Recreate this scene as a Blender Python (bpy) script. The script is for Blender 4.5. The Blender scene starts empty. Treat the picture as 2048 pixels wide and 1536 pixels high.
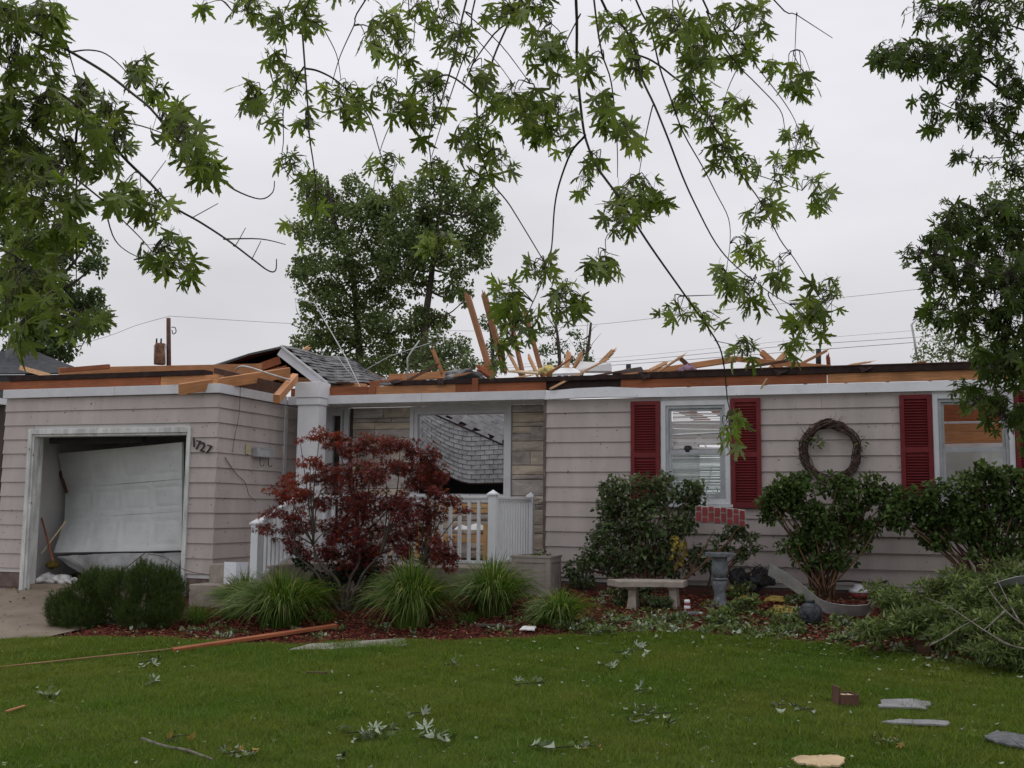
import bpy, math, random
import numpy as np
from mathutils import Vector, Matrix, Euler
from math import radians, sin, cos, pi, atan2
random.seed(7)
RNG = np.random.default_rng(7)
S = bpy.context.scene
COL = S.collection

# ------------------------------------------------------------------ camera
FPX, IW, IH = 2200.0, 2048.0, 1536.0
def _rx(a): return np.array([[1,0,0],[0,cos(a),-sin(a)],[0,sin(a),cos(a)]])
def _rz(a): return np.array([[cos(a),-sin(a),0],[sin(a),cos(a),0],[0,0,1]])
CR = _rz(radians(18.5)) @ _rx(radians(96.5)) @ _rz(radians(0.6))
CC = np.array([0.0, 0.0, 1.6])
cd = bpy.data.cameras.new('camera')
cd.sensor_width = 36.0; cd.lens = FPX/IW*36.0; cd.clip_start = 0.05; cd.clip_end = 3000
co = bpy.data.objects.new('camera', cd); COL.objects.link(co)
M4 = Matrix.Identity(4)
for i in range(3):
    for j in range(3): M4[i][j] = CR[i][j]
M4.translation = Vector(CC)
co.matrix_world = M4
S.camera = co

# ------------------------------------------------------------------ world + sun
SUN_EL, SUN_AZ = radians(52), radians(150)
w = bpy.data.worlds.new('World'); S.world = w; w.use_nodes = True
nt = w.node_tree; nt.nodes.clear()
out = nt.nodes.new('ShaderNodeOutputWorld')
sky = nt.nodes.new('ShaderNodeTexSky'); sky.sky_type = 'NISHITA'; sky.sun_disc = False
sky.sun_elevation = SUN_EL; sky.sun_rotation = SUN_AZ
b1 = nt.nodes.new('ShaderNodeBackground'); b1.inputs['Strength'].default_value = 0.06
nt.links.new(sky.outputs[0], b1.inputs['Color'])
tc = nt.nodes.new('ShaderNodeTexCoord')
sep = nt.nodes.new('ShaderNodeSeparateXYZ'); nt.links.new(tc.outputs['Generated'], sep.inputs[0])
# overcast cloud deck: evenly brighter upward, softly mottled
gr = nt.nodes.new('ShaderNodeValToRGB')
gr.color_ramp.elements[0].position = 0.0; gr.color_ramp.elements[0].color = (0.665,0.65,0.675,1)
gr.color_ramp.elements[1].position = 1.0; gr.color_ramp.elements[1].color = (1.0,0.99,1.02,1)
e = gr.color_ramp.elements.new(0.22); e.color = (0.76,0.75,0.785,1)
e = gr.color_ramp.elements.new(0.45); e.color = (0.89,0.88,0.935,1)
nt.links.new(sep.outputs['Z'], gr.inputs[0])
mp = nt.nodes.new('ShaderNodeMapping'); mp.inputs['Scale'].default_value = (1.6,1.6,4.5)
nt.links.new(tc.outputs['Generated'], mp.inputs[0])
nz = nt.nodes.new('ShaderNodeTexNoise'); nz.inputs['Scale'].default_value = 1.5; nz.inputs['Detail'].default_value = 4
nt.links.new(mp.outputs[0], nz.inputs['Vector'])
mr = nt.nodes.new('ShaderNodeMapRange'); mr.inputs[1].default_value = 0.3; mr.inputs[2].default_value = 0.7
mr.inputs[3].default_value = 0.87; mr.inputs[4].default_value = 1.10
nt.links.new(nz.outputs[0], mr.inputs[0])
b2 = nt.nodes.new('ShaderNodeBackground')
nt.links.new(gr.outputs[0], b2.inputs['Color']); nt.links.new(mr.outputs[0], b2.inputs['Strength'])
mx = nt.nodes.new('ShaderNodeMixShader'); mx.inputs[0].default_value = 0.96
nt.links.new(b1.outputs[0], mx.inputs[1]); nt.links.new(b2.outputs[0], mx.inputs[2])
nt.links.new(mx.outputs[0], out.inputs[0])
sl = bpy.data.lights.new('sun', 'SUN'); sl.energy = 0.5; sl.angle = radians(25); sl.color = (1.0,0.97,0.93)
so = bpy.data.objects.new('sun', sl); COL.objects.link(so)
so.rotation_euler = (radians(90)-SUN_EL, 0, pi - SUN_AZ + pi)
S.view_settings.view_transform = 'Standard'; S.view_settings.look = 'None'
S.view_settings.exposure = 0.0; S.view_settings.gamma = 1.0; S.view_settings.use_curve_mapping = False
S.render.engine = 'CYCLES'
S.cycles.max_bounces = 6; S.cycles.diffuse_bounces = 3; S.cycles.transparent_max_bounces = 6
S.cycles.use_denoising = True

# ------------------------------------------------------------------ survey of the place
def ray(px, py): return CR @ np.array([(px-IW/2)/FPX, -(py-IH/2)/FPX, -1.0])
def PY(px, py, Y): d = ray(px, py); return Vector(CC + d*((Y-CC[1])/d[1]))
def PX(px, py, X): d = ray(px, py); return Vector(CC + d*((X-CC[0])/d[0]))
def PD(px, py, D): return Vector(CC + ray(px, py)*D)
def ground(x, y):
    base = np.interp(y, [-100,7.5,9.5,11.3,12.6,13.6,14.3,100], [0,0,.08,.2,.42,.57,.62,.6])
    return base + 0.018*np.sin(x*1.3+0.5)*np.sin(y*0.9)*np.clip((13-y)/4,0,1)
def G(x, y): return float(ground(x, y))
def PG(px, py, off=0.0):
    lo, hi = 3.0, 60.0; d = ray(px, py)
    for _ in range(50):
        m = (lo+hi)/2; p = CC + d*m
        if p[2] > G(p[0], p[1])+off: lo = m
        else: hi = m
    return Vector(CC + d*lo)
def depth(p): return float(-(CR.T @ (np.array(p)-CC))[2])

# ------------------------------------------------------------------ materials
def mat(name, col, rough=0.75, var=0.12, scale=6.0, bump=0.0, bscale=60.0, metal=0.0, stretch=(1,1,1),
        island=0.0, specks=0.0, spec=0.3, trans=0.0, col2=None, detail=5.0, objvar=0.0, rings=0.0):
    m = bpy.data.materials.new(name); m.use_nodes = True
    t = m.node_tree; N = t.nodes; L = t.links
    bs = N['Principled BSDF']; bs.inputs['Roughness'].default_value = rough
    bs.inputs['Metallic'].default_value = metal; bs.inputs['Specular IOR Level'].default_value = spec
    tcx = N.new('ShaderNodeTexCoord'); mpx = N.new('ShaderNodeMapping'); mpx.inputs['Scale'].default_value = stretch
    L.new(tcx.outputs['Object'], mpx.inputs[0])
    n = N.new('ShaderNodeTexNoise'); n.inputs['Scale'].default_value = scale; n.inputs['Detail'].default_value = detail
    n.inputs['Roughness'].default_value = 0.6
    L.new(mpx.outputs[0], n.inputs['Vector'])
    r = N.new('ShaderNodeValToRGB')
    c = Vector(col); d = Vector(col2) if col2 else None
    lo = [max(0,x*(1-var*2)) for x in col]; hi = [min(1,x*(1+var*1.6)) for x in (col2 or col)]
    r.color_ramp.elements[0].position = 0.3; r.color_ramp.elements[0].color = (*lo,1)
    r.color_ramp.elements[1].position = 0.72; r.color_ramp.elements[1].color = (*hi,1)
    L.new(n.outputs[0], r.inputs[0]); cur = r.outputs[0]
    if rings:
        mg = N.new('ShaderNodeMapping'); mg.inputs['Scale'].default_value = (0.5,9,9); L.new(tcx.outputs['Object'], mg.inputs[0])
        wv = N.new('ShaderNodeTexNoise'); wv.inputs['Scale'].default_value = rings*3; wv.inputs['Detail'].default_value = 5
        L.new(mg.outputs[0], wv.inputs['Vector'])
        mr = N.new('ShaderNodeMapRange'); mr.inputs[1].default_value=.3; mr.inputs[2].default_value=.7; mr.inputs[3].default_value = 0.72; mr.inputs[4].default_value = 1.15
        L.new(wv.outputs[0], mr.inputs[0])
        mm = N.new('ShaderNodeVectorMath'); mm.operation = 'SCALE'
        L.new(cur, mm.inputs[0]); L.new(mr.outputs[0], mm.inputs['Scale']); cur = mm.outputs[0]
    if island or objvar:
        if island: g = N.new('ShaderNodeNewGeometry'); src = g.outputs['Random Per Island']
        else: g = N.new('ShaderNodeObjectInfo'); src = g.outputs['Random']
        mr = N.new('ShaderNodeMapRange'); k = island or objvar
        mr.inputs[3].default_value = 1-k; mr.inputs[4].default_value = 1+k
        L.new(src, mr.inputs[0])
        mm = N.new('ShaderNodeVectorMath'); mm.operation = 'SCALE'
        L.new(cur, mm.inputs[0]); L.new(mr.outputs[0], mm.inputs['Scale']); cur = mm.outputs[0]
    if specks:
        v = N.new('ShaderNodeTexNoise'); v.inputs['Scale'].default_value = 22.0; v.inputs['Detail'].default_value = 2
        L.new(tcx.outputs['Object'], v.inputs['Vector'])
        mr = N.new('ShaderNodeMapRange'); mr.inputs[1].default_value = 0.69; mr.inputs[2].default_value = 0.74
        mr.inputs[3].default_value = 0.0; mr.inputs[4].default_value = specks
        L.new(v.outputs[0], mr.inputs[0])
        mxx = N.new('ShaderNodeMix'); mxx.data_type = 'RGBA'
        L.new(mr.outputs[0], mxx.inputs['Factor']); L.new(cur, mxx.inputs['A']); mxx.inputs['B'].default_value = (0.05,0.045,0.035,1)
        cur = mxx.outputs['Result']
    L.new(cur, bs.inputs['Base Color'])
    if bump:
        n2 = N.new('ShaderNodeTexNoise'); n2.inputs['Scale'].default_value = bscale; n2.inputs['Detail'].default_value = 4
        L.new(mpx.outputs[0], n2.inputs['Vector'])
        bp = N.new('ShaderNodeBump'); bp.inputs['Strength'].default_value = bump; bp.inputs['Distance'].default_value = 0.01
        L.new(n2.outputs[0], bp.inputs['Height']); L.new(bp.outputs[0], bs.inputs['Normal'])
    if trans:
        tr = N.new('ShaderNodeBsdfTranslucent'); ms = N.new('ShaderNodeMixShader'); ms.inputs[0].default_value = trans
        sc = N.new('ShaderNodeVectorMath'); sc.operation = 'MULTIPLY'; sc.inputs[1].default_value = (1.3,1.5,0.7)
        L.new(cur, sc.inputs[0]); L.new(sc.outputs[0], tr.inputs[0])
        L.new(bs.outputs[0], ms.inputs[1]); L.new(tr.outputs[0], ms.inputs[2]); L.new(ms.outputs[0], N['Material Output'].inputs[0])
    return m

def leafmat(name, col, under, trans=0.35, k=0.3, rough=0.5, objvar=False, alt=None, patch=None):
    m = bpy.data.materials.new(name); m.use_nodes = True
    t = m.node_tree; N = t.nodes; L = t.links; bs = N['Principled BSDF']
    bs.inputs['Roughness'].default_value = rough; bs.inputs['Specular IOR Level'].default_value = 0.12
    g = N.new('ShaderNodeNewGeometry')
    src = g.outputs['Random Per Island']
    if objvar: oi = N.new('ShaderNodeObjectInfo'); src = oi.outputs['Random']
    mixc = N.new('ShaderNodeMix'); mixc.data_type = 'RGBA'
    mixc.inputs['A'].default_value = (*col,1); mixc.inputs['B'].default_value = (*under,1)
    L.new(g.outputs['Backfacing'], mixc.inputs['Factor'])
    cur = mixc.outputs['Result']
    if alt:
        m2 = N.new('ShaderNodeMix'); m2.data_type = 'RGBA'
        mr0 = N.new('ShaderNodeMapRange'); mr0.inputs[1].default_value = 0.72; mr0.inputs[2].default_value = 0.95
        wn = N.new('ShaderNodeMath'); wn.operation = 'FRACT'; mu = N.new('ShaderNodeMath'); mu.operation = 'MULTIPLY'; mu.inputs[1].default_value = 37.7
        L.new(src, mu.inputs[0]); L.new(mu.outputs[0], wn.inputs[0]); L.new(wn.outputs[0], mr0.inputs[0])
        L.new(mr0.outputs[0], m2.inputs['Factor']); L.new(cur, m2.inputs['A']); m2.inputs['B'].default_value = (*alt,1); cur = m2.outputs['Result']
    if patch:
        pn = N.new('ShaderNodeTexNoise'); pn.inputs['Scale'].default_value = 0.75; pn.inputs['Detail'].default_value = 5; pn.inputs['Roughness'].default_value = 0.65
        L.new(g.outputs['Position'], pn.inputs['Vector'])
        pr = N.new('ShaderNodeMapRange'); pr.inputs[1].default_value = 0.38; pr.inputs[2].default_value = 0.66; L.new(pn.outputs[0], pr.inputs[0])
        m3 = N.new('ShaderNodeMix'); m3.data_type = 'RGBA'; L.new(pr.outputs[0], m3.inputs['Factor']); L.new(cur, m3.inputs['A'])
        m3.inputs['B'].default_value = (*patch,1); cur = m3.outputs['Result']
    mr = N.new('ShaderNodeMapRange'); mr.inputs[3].default_value = 1-k; mr.inputs[4].default_value = 1+k
    L.new(src, mr.inputs[0])
    mm = N.new('ShaderNodeVectorMath'); mm.operation = 'SCALE'
    L.new(cur, mm.inputs[0]); L.new(mr.outputs[0], mm.inputs['Scale'])
    L.new(mm.outputs[0], bs.inputs['Base Color'])
    tr = N.new('ShaderNodeBsdfTranslucent'); ms = N.new('ShaderNodeMixShader'); ms.inputs[0].default_value = trans
    sc = N.new('ShaderNodeVectorMath'); sc.operation = 'MULTIPLY'; sc.inputs[1].default_value = (1.5,1.7,0.8)
    L.new(mm.outputs[0], sc.inputs[0]); L.new(sc.outputs[0], tr.inputs[0])
    L.new(bs.outputs[0], ms.inputs[1]); L.new(tr.outputs[0], ms.inputs[2]); L.new(ms.outputs[0], N['Material Output'].inputs[0])
    return m

M = dict(
 siding=mat('siding_paint',(0.475,0.42,0.40),0.6,0.07,1.6,0.15,120,specks=0.9,stretch=(2.5,2.5,.6)),
 trim=mat('white_trim',(0.66,0.67,0.70),0.5,0.05,4,0.05,80,specks=0.45),
 oldtrim=mat('weathered_white_trim',(0.62,0.63,0.62),0.7,0.16,9,0.4,70,stretch=(1,1,0.3),specks=0.9),
 vinyl=mat('white_vinyl',(0.78,0.80,0.83),0.35,0.03,5,specks=0.25),
 alu=mat('aluminium_sash',(0.40,0.42,0.44),0.4,0.08,9,metal=0.3,specks=0.5),
 red=mat('red_shutter_paint',(0.165,0.018,0.022),0.6,0.12,6,specks=0.3),
 garage=mat('garage_door_paint',(0.50,0.52,0.52),0.45,0.06,3,0.08,150,specks=0.5),
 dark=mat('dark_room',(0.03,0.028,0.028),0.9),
 inner=mat('interior_plaster',(0.62,0.61,0.60),0.9,0.06,2),
 pinkwall=mat('dusky_room_paint',(0.16,0.09,0.09),0.9,0.1,2),
 blind=mat('blind_white',(0.70,0.70,0.70),0.4,0.04),
 wood=mat('framing_lumber',(0.52,0.245,0.11),0.7,0.16,1.5,0.2,40,rings=3.0,objvar=0.15),
 woodpale=mat('fresh_split_wood',(0.78,0.47,0.26),0.7,0.10,2,0.2,40,rings=3.0,objvar=0.12),
 woodred=mat('old_red_lumber',(0.33,0.11,0.05),0.75,0.16,1.5,0.3,40,rings=3.0,objvar=0.15),
 wooddark=mat('brown_old_wood',(0.105,0.055,0.038),0.8,0.2,6,0.4,50),
 ply=mat('plywood',(0.66,0.52,0.33),0.8,0.12,6,0.2,40),
 tar=mat('tar_paper',(0.035,0.02,0.018),0.85,0.3,8,0.3,50),
 shingle=mat('grey_shingle',(0.27,0.27,0.275),0.9,0.14,9,0.5,160,objvar=0.13),
 shingledark=mat('dark_shingle',(0.13,0.135,0.14),0.9,0.25,20,0.5,160,objvar=0.2),
 concrete=mat('concrete',(0.36,0.31,0.27),0.85,0.13,9,0.4,90),
 slab=mat('concrete_slab',(0.33,0.31,0.28),0.85,0.08,9,0.25,120),
 drive=mat('driveway_concrete',(0.265,0.215,0.165),0.9,0.14,1.5,0.3,120),
 foundation=mat('foundation_block',(0.16,0.12,0.11),0.9,0.2,8,0.4,60),
 planter=mat('taupe_planter',(0.33,0.29,0.26),0.6,0.06,8,0.1,60),
 grey=mat('grey_stoneware',(0.155,0.17,0.185),0.8,0.22,18,0.5,60),
 metal=mat('dull_metal',(0.52,0.53,0.54),0.4,0.12,9,metal=0.45),
 black=mat('black_iron',(0.02,0.02,0.02),0.5),
 ball=mat('dark_stone_ball',(0.055,0.06,0.07),0.75,0.5,25,0.6,50),
 bark=mat('grey_bark',(0.085,0.07,0.055),0.9,0.25,14,0.6,60),
 twig=mat('thin_twig',(0.055,0.045,0.035),0.85,0.2,14),
 palebranch=mat('pale_dead_branch',(0.20,0.18,0.155),0.85,0.3,18,0.4,60),
 redstem=mat('reddish_stem',(0.16,0.09,0.055),0.85,0.2,14),
 soil=mat('ground_soil',(0.09,0.075,0.045),1.0,0.2,3,0.4,30),
 turf=mat('turf_base',(0.045,0.065,0.016),1.0,0.3,1.2,0.6,60),
 mulchbase=mat('mulch_base',(0.07,0.02,0.013),1.0,0.35,30,0.6,60),
 chip=mat('mulch_chip',(0.15,0.034,0.022),0.95,0.1,10,island=0.8),
 white=mat('white_plastic',(0.80,0.82,0.88),0.4,0.03,3),
 foam=mat('white_foam',(0.84,0.84,0.84),0.8,0.04,5),
 yellow=mat('yellow_insulation',(0.34,0.24,0.06),0.95,0.35,14,0.6,40),
 yellowpale=mat('pale_yellow_foam',(0.68,0.56,0.22),0.9,0.2,9,0.4,40),
 tarp=mat('black_tarp',(0.045,0.048,0.052),0.45,0.3,6,0.5,20),
 studwood=mat('weathered_stud',(0.34,0.165,0.085),0.75,0.16,1.5,0.3,40,rings=3.0,objvar=.15),
 cloth=mat('purple_cloth',(0.30,0.19,0.27),0.9,0.2,12),
 cardboard=mat('tan_board',(0.62,0.46,0.28),0.85,0.1,6,0.2,60),
 printred=mat('brick_print_red',(0.24,0.035,0.04),0.6,0.15,10),
 cream=mat('cream_plastic',(0.50,0.45,0.28),0.6,0.1),
 hanging=mat('oak_slat',(0.52,0.31,0.13),0.6,0.12,6),
 glass=None,
)
g = bpy.data.materials.new('window_glass'); g.use_nodes = True
N = g.node_tree.nodes; L = g.node_tree.links; N.remove(N['Principled BSDF'])
gl = N.new('ShaderNodeBsdfGlossy'); gl.inputs['Roughness'].default_value = 0.03; gl.inputs[0].default_value = (1,1,1,1)
tr = N.new('ShaderNodeBsdfTransparent'); tr.inputs[0].default_value = (0.88,0.92,0.91,1)
lw = N.new('ShaderNodeLayerWeight'); lw.inputs[0].default_value = 0.25
ms = N.new('ShaderNodeMixShader'); L.new(lw.outputs['Fresnel'], ms.inputs[0]); L.new(tr.outputs[0], ms.inputs[1]); L.new(gl.outputs[0], ms.inputs[2])
L.new(ms.outputs[0], N['Material Output'].inputs[0]); M['glass'] = g
# Bedford-type stones of the porch wall: four natural shades
STONES = [mat('veneer_stone_grey',(0.47,0.435,0.41),0.9,0.16,5,0.9,28,stretch=(1,1,2.2)),
          mat('veneer_stone_tan',(0.52,0.46,0.39),0.9,0.16,5,0.9,28,stretch=(1,1,2.2)),
          mat('veneer_stone_buff',(0.58,0.50,0.40),0.9,0.14,5,0.9,28,stretch=(1,1,2.2)),
          mat('veneer_stone_brown',(0.40,0.36,0.33),0.9,0.2,5,0.9,28,stretch=(1,1,2.2))]
M['mortar'] = mat('dark_mortar',(0.07,0.055,0.045),0.95)
LM = dict(
 maple=leafmat('silver_maple_leaf',(0.125,0.168,0.036),(0.20,0.235,0.125),0.45,0.4,0.5,objvar=True,alt=(0.19,0.23,0.05)),
 maplebulk=leafmat('silver_maple_leaf_bulk',(0.125,0.168,0.036),(0.20,0.235,0.125),0.45,0.4,0.5,alt=(0.19,0.23,0.05)),
 oak=leafmat('dark_maple_leaf',(0.066,0.098,0.022),(0.09,0.125,0.042),0.36,0.35,0.4,objvar=True),
 oakbulk=leafmat('dark_maple_leaf_bulk',(0.066,0.098,0.022),(0.09,0.125,0.042),0.36,0.35,0.4),
 far=leafmat('far_tree_leaf',(0.105,0.145,0.05),(0.16,0.195,0.10),0.3,0.4,alt=(.16,.21,.09)),
 fardark=leafmat('far_dark_leaf',(0.08,0.12,0.045),(0.13,0.165,0.095),0.28,0.4),
 farpale=leafmat('far_pale_leaf',(0.13,0.175,0.08),(0.19,0.22,0.14),0.3,0.35),
 red=leafmat('red_maple_leaf',(0.13,0.025,0.027),(0.12,0.045,0.043),0.3,0.6,0.4,alt=(0.22,0.04,0.02)),
 shrub=leafmat('viburnum_leaf',(0.062,0.094,0.034),(0.16,0.18,0.12),0.2,0.5,0.32,alt=(.14,.17,.095)),
 shrub2=leafmat('hedge_leaf',(0.052,0.090,0.022),(0.105,0.14,0.06),0.22,0.5,0.30,alt=(.11,.16,.05)),
 brush=leafmat('fallen_brush_leaf',(0.085,0.125,0.032),(0.18,0.21,0.12),0.3,0.6,alt=(.24,.28,.12)),
 pine=leafmat('pine_needle',(0.056,0.088,0.020),(0.056,0.088,0.020),0.05,0.45),
 grass=leafmat('lawn_blade',(0.078,0.148,0.015),(0.078,0.148,0.015),0.35,0.5,0.6,alt=(0.29,0.29,0.11),patch=(0.155,0.18,0.036)),
 clump=leafmat('ornamental_blade',(0.085,0.150,0.024),(0.11,0.175,0.04),0.35,0.5,0.45,alt=(0.30,0.31,0.13)),
 silver=leafmat('fallen_leaf_underside',(0.13,0.17,0.07),(0.31,0.36,0.27),0.1,0.35,0.6),
 litter=leafmat('shredded_leaf',(0.09,0.135,0.035),(0.26,0.30,0.2),0.15,0.5,0.6,alt=(0.30,0.21,0.07)),
)

# ------------------------------------------------------------------ builders
class MB:
    def __init__(s): s.v=[]; s.f=[]; s.sm=[]
    def add(s, vs, fs, smooth=False):
        o=len(s.v); s.v.extend([tuple(v) for v in vs]); s.f.extend([tuple(i+o for i in f) for f in fs]); s.sm.extend([smooth]*len(fs)); return s
    def box(s, c, size, rot=None):
        hx,hy,hz=[a/2 for a in size]
        vs=[Vector((x,y,z)) for x in(-hx,hx) for y in(-hy,hy) for z in(-hz,hz)]
        if rot is not None: vs=[rot@v for v in vs]
        vs=[v+Vector(c) for v in vs]
        return s.add(vs,[(0,1,3,2),(4,6,7,5),(0,4,5,1),(2,3,7,6),(0,2,6,4),(1,5,7,3)])
    def rng(s, a, b):
        a=Vector(a); b=Vector(b); return s.box((a+b)/2,[abs(x) for x in (b-a)])
    def beam(s, p, q, w, h, roll=0.0, up=(0,0,1), jag=0.0):
        p=Vector(p); q=Vector(q); d=(q-p).normalized(); u=Vector(up)
        if abs(d.dot(u))>0.97: u=Vector((0,1,0))
        sx=d.cross(u).normalized(); uz=sx.cross(d).normalized()
        R=Matrix.Rotation(roll,3,d); sx=R@sx; uz=R@uz
        vs=[]
        for k,e in enumerate((p,q)):
            for a,b in((-1,-1),(1,-1),(1,1),(-1,1)):
                j = d*random.uniform(-jag,jag) if jag else Vector((0,0,0))
                vs.append(e+sx*a*w/2+uz*b*h/2+j)
        return s.add(vs,[(0,1,2,3),(7,6,5,4),(0,4,5,1),(1,5,6,2),(2,6,7,3),(3,7,4,0)])
    def tube(s, pts, r0, r1=None, n=6, cap=True):
        pts=[Vector(p) for p in pts]; r1=r0 if r1 is None else r1
        o=len(s.v); m=len(pts); prev=None
        for i,p in enumerate(pts):
            d=(pts[min(i+1,m-1)]-pts[max(i-1,0)])
            if d.length<1e-9: d=Vector((0,0,1))
            d.normalize()
            if prev is None:
                a=d.cross(Vector((0.3,0.9,0.2)))
                a.normalize()
            else:
                a=(prev-d*prev.dot(d)); a.normalize()
            prev=a; b=d.cross(a); r=r0+(r1-r0)*i/(m-1)
            for k in range(n):
                t=2*pi*k/n; s.v.append(tuple(p+a*cos(t)*r+b*sin(t)*r))
        for i in range(m-1):
            for k in range(n):
                s.f.append((o+i*n+k,o+i*n+(k+1)%n,o+(i+1)*n+(k+1)%n,o+(i+1)*n+k)); s.sm.append(True)
        if cap:
            s.f.append(tuple(o+k for k in reversed(range(n)))); s.sm.append(False)
            s.f.append(tuple(o+(m-1)*n+k for k in range(n))); s.sm.append(False)
        return s
    def lathe(s, c, prof, n=20):
        o=len(s.v); c=Vector(c)
        for r,z in prof:
            for k in range(n):
                t=2*pi*k/n; s.v.append((c.x+r*cos(t),c.y+r*sin(t),c.z+z))
        for i in range(len(prof)-1):
            for k in range(n):
                s.f.append((o+i*n+k,o+i*n+(k+1)%n,o+(i+1)*n+(k+1)%n,o+(i+1)*n+k)); s.sm.append(True)
        s.f.append(tuple(o+k for k in reversed(range(n)))); s.sm.append(False)
        s.f.append(tuple(o+(len(prof)-1)*n+k for k in range(n))); s.sm.append(False)
        return s
    def build(s, name, m, parent=None, bevel=0.0):
        me=bpy.data.meshes.new(name); me.from_pydata(s.v,[],s.f); me.update()
        me.polygons.foreach_set('use_smooth',s.sm)
        for mm in (m if isinstance(m,(list,tuple)) else [m]): me.materials.append(mm)
        return link(name, me, parent, bevel)
def link(name, me, parent=None, bevel=0.0):
    o=bpy.data.objects.new(name, me); COL.objects.link(o)
    if parent is not None: o.parent=parent
    if bevel:
        b=o.modifiers.new('bevel','BEVEL'); b.width=bevel; b.segments=2; b.limit_method='ANGLE'
    return o
def thing(name, label, cat, group=None):
    o=bpy.data.objects.new(name,None); COL.objects.link(o); o.empty_display_size=0.1
    return tag(o,label,cat,group)
def tag(o, label=None, cat=None, group=None, kind=None):
    if label: o['label']=label
    if cat: o['category']=cat
    if group: o['group']=group
    if kind: o['kind']=kind
    return o
def numesh(name, V, F, m, parent=None, smooth=False):
    """V (n,3), F (k,3) or (k,4) integer arrays"""
    me=bpy.data.meshes.new(name); V=np.asarray(V,np.float32); F=np.asarray(F,np.int32); k=F.shape[1]
    me.vertices.add(len(V)); me.vertices.foreach_set('co',V.ravel())
    me.loops.add(F.size); me.loops.foreach_set('vertex_index',F.ravel())
    me.polygons.add(len(F)); me.polygons.foreach_set('loop_start',np.arange(0,F.size,k,dtype=np.int32))
    me.polygons.foreach_set('loop_total',np.full(len(F),k,np.int32))
    if smooth: me.polygons.foreach_set('use_smooth',np.ones(len(F),bool))
    me.update(calc_edges=True); me.validate(); me.materials.append(m)
    return link(name, me, parent)
def frames(tip, nrm):
    """rotation matrices (n,3,3): local y -> tip, local z -> near nrm"""
    y=tip/np.linalg.norm(tip,axis=1,keepdims=True)
    x=np.cross(y,nrm); x/=np.linalg.norm(x,axis=1,keepdims=True)+1e-9
    z=np.cross(x,y); return np.stack([x,y,z],axis=2)
def scatter(name, TV, TF, pos, rot, scl, m, parent=None):
    TV=np.asarray(TV,float); TF=np.asarray(TF,int); n=len(pos)
    V=np.einsum('nij,kj->nki',rot,TV)*np.asarray(scl).reshape(-1,1,1)+pos[:,None,:]
    F=TF[None]+(np.arange(n)*len(TV))[:,None,None]
    return numesh(name,V.reshape(-1,3),F.reshape(-1,TF.shape[1]),m,parent)
# leaf templates (triangles)
OV=[(0,0,0),(-.32,.35,.10),(0,.4,0),(.32,.35,.10),(0,1,-.12),(-.24,.72,.03),(.24,.72,.03)]
OF=[(0,2,1),(0,3,2),(1,2,5),(2,3,6),(5,2,4),(2,6,4)]
NV=[(0,0,0),(-.12,.4,.02),(.12,.4,.02),(0,1,-.1)]; NF=[(0,2,1),(1,2,3)]
def star_leaf(prof, droop=0.25, jit=0.0, petiole=0.0, width=1.0):
    pts=[]
    for a,r in prof: pts.append((a,r))
    full=pts+[(360-a,r) for a,r in reversed(pts) if 0<a<180]
    V=[(0,0,0.02)]
    for a,r in full:
        r*=1+random.uniform(-jit,jit); t=radians(a)
        V.append((sin(t)*r*width, cos(t)*r, -droop*r*r+0.12*abs(sin(t*2.5))*r))
    n=len(full); F=[(0,1+(i+1)%n,1+i) for i in range(n)]
    if petiole:
        o=len(V); V+= [(-.012,-.1,0),(.012,-.1,0),(.01,-.1-petiole,.18),(-.01,-.1-petiole,.18)]
        F+=[(o,o+1,o+2),(o,o+2,o+3)]
    return V,F
MAPLE=[(0,1.0),(5,.78),(10,.84),(11,.58),(17,.62),(18,.40),(25,.22),(33,.40),(34,.64),(39,.62),(42,.86),(48,.95),(53,.68),(60,.68),(60,.46),(71,.25),(84,.36),(90,.60),(102,.66),(109,.38),(128,.24),(150,.18),(180,.10)]
SMAPLE=[(0,1.0),(14,.55),(22,.2),(45,.85),(55,.45),(68,.2),(95,.6),(115,.3),(180,.1)]

def smooth_path(P, n=4):
    P=[Vector(p) for p in P]
    if len(P)<3: return P
    out=[]
    for i in range(len(P)-1):
        p0=P[max(i-1,0)];p1=P[i];p2=P[i+1];p3=P[min(i+2,len(P)-1)]
        for k in range(n):
            t=k/n; out.append(0.5*((2*p1)+(p2-p0)*t+(2*p0-5*p1+4*p2-p3)*t*t+(3*p1-p0-3*p2+p3)*t**3))
    out.append(P[-1]); return out

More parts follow.
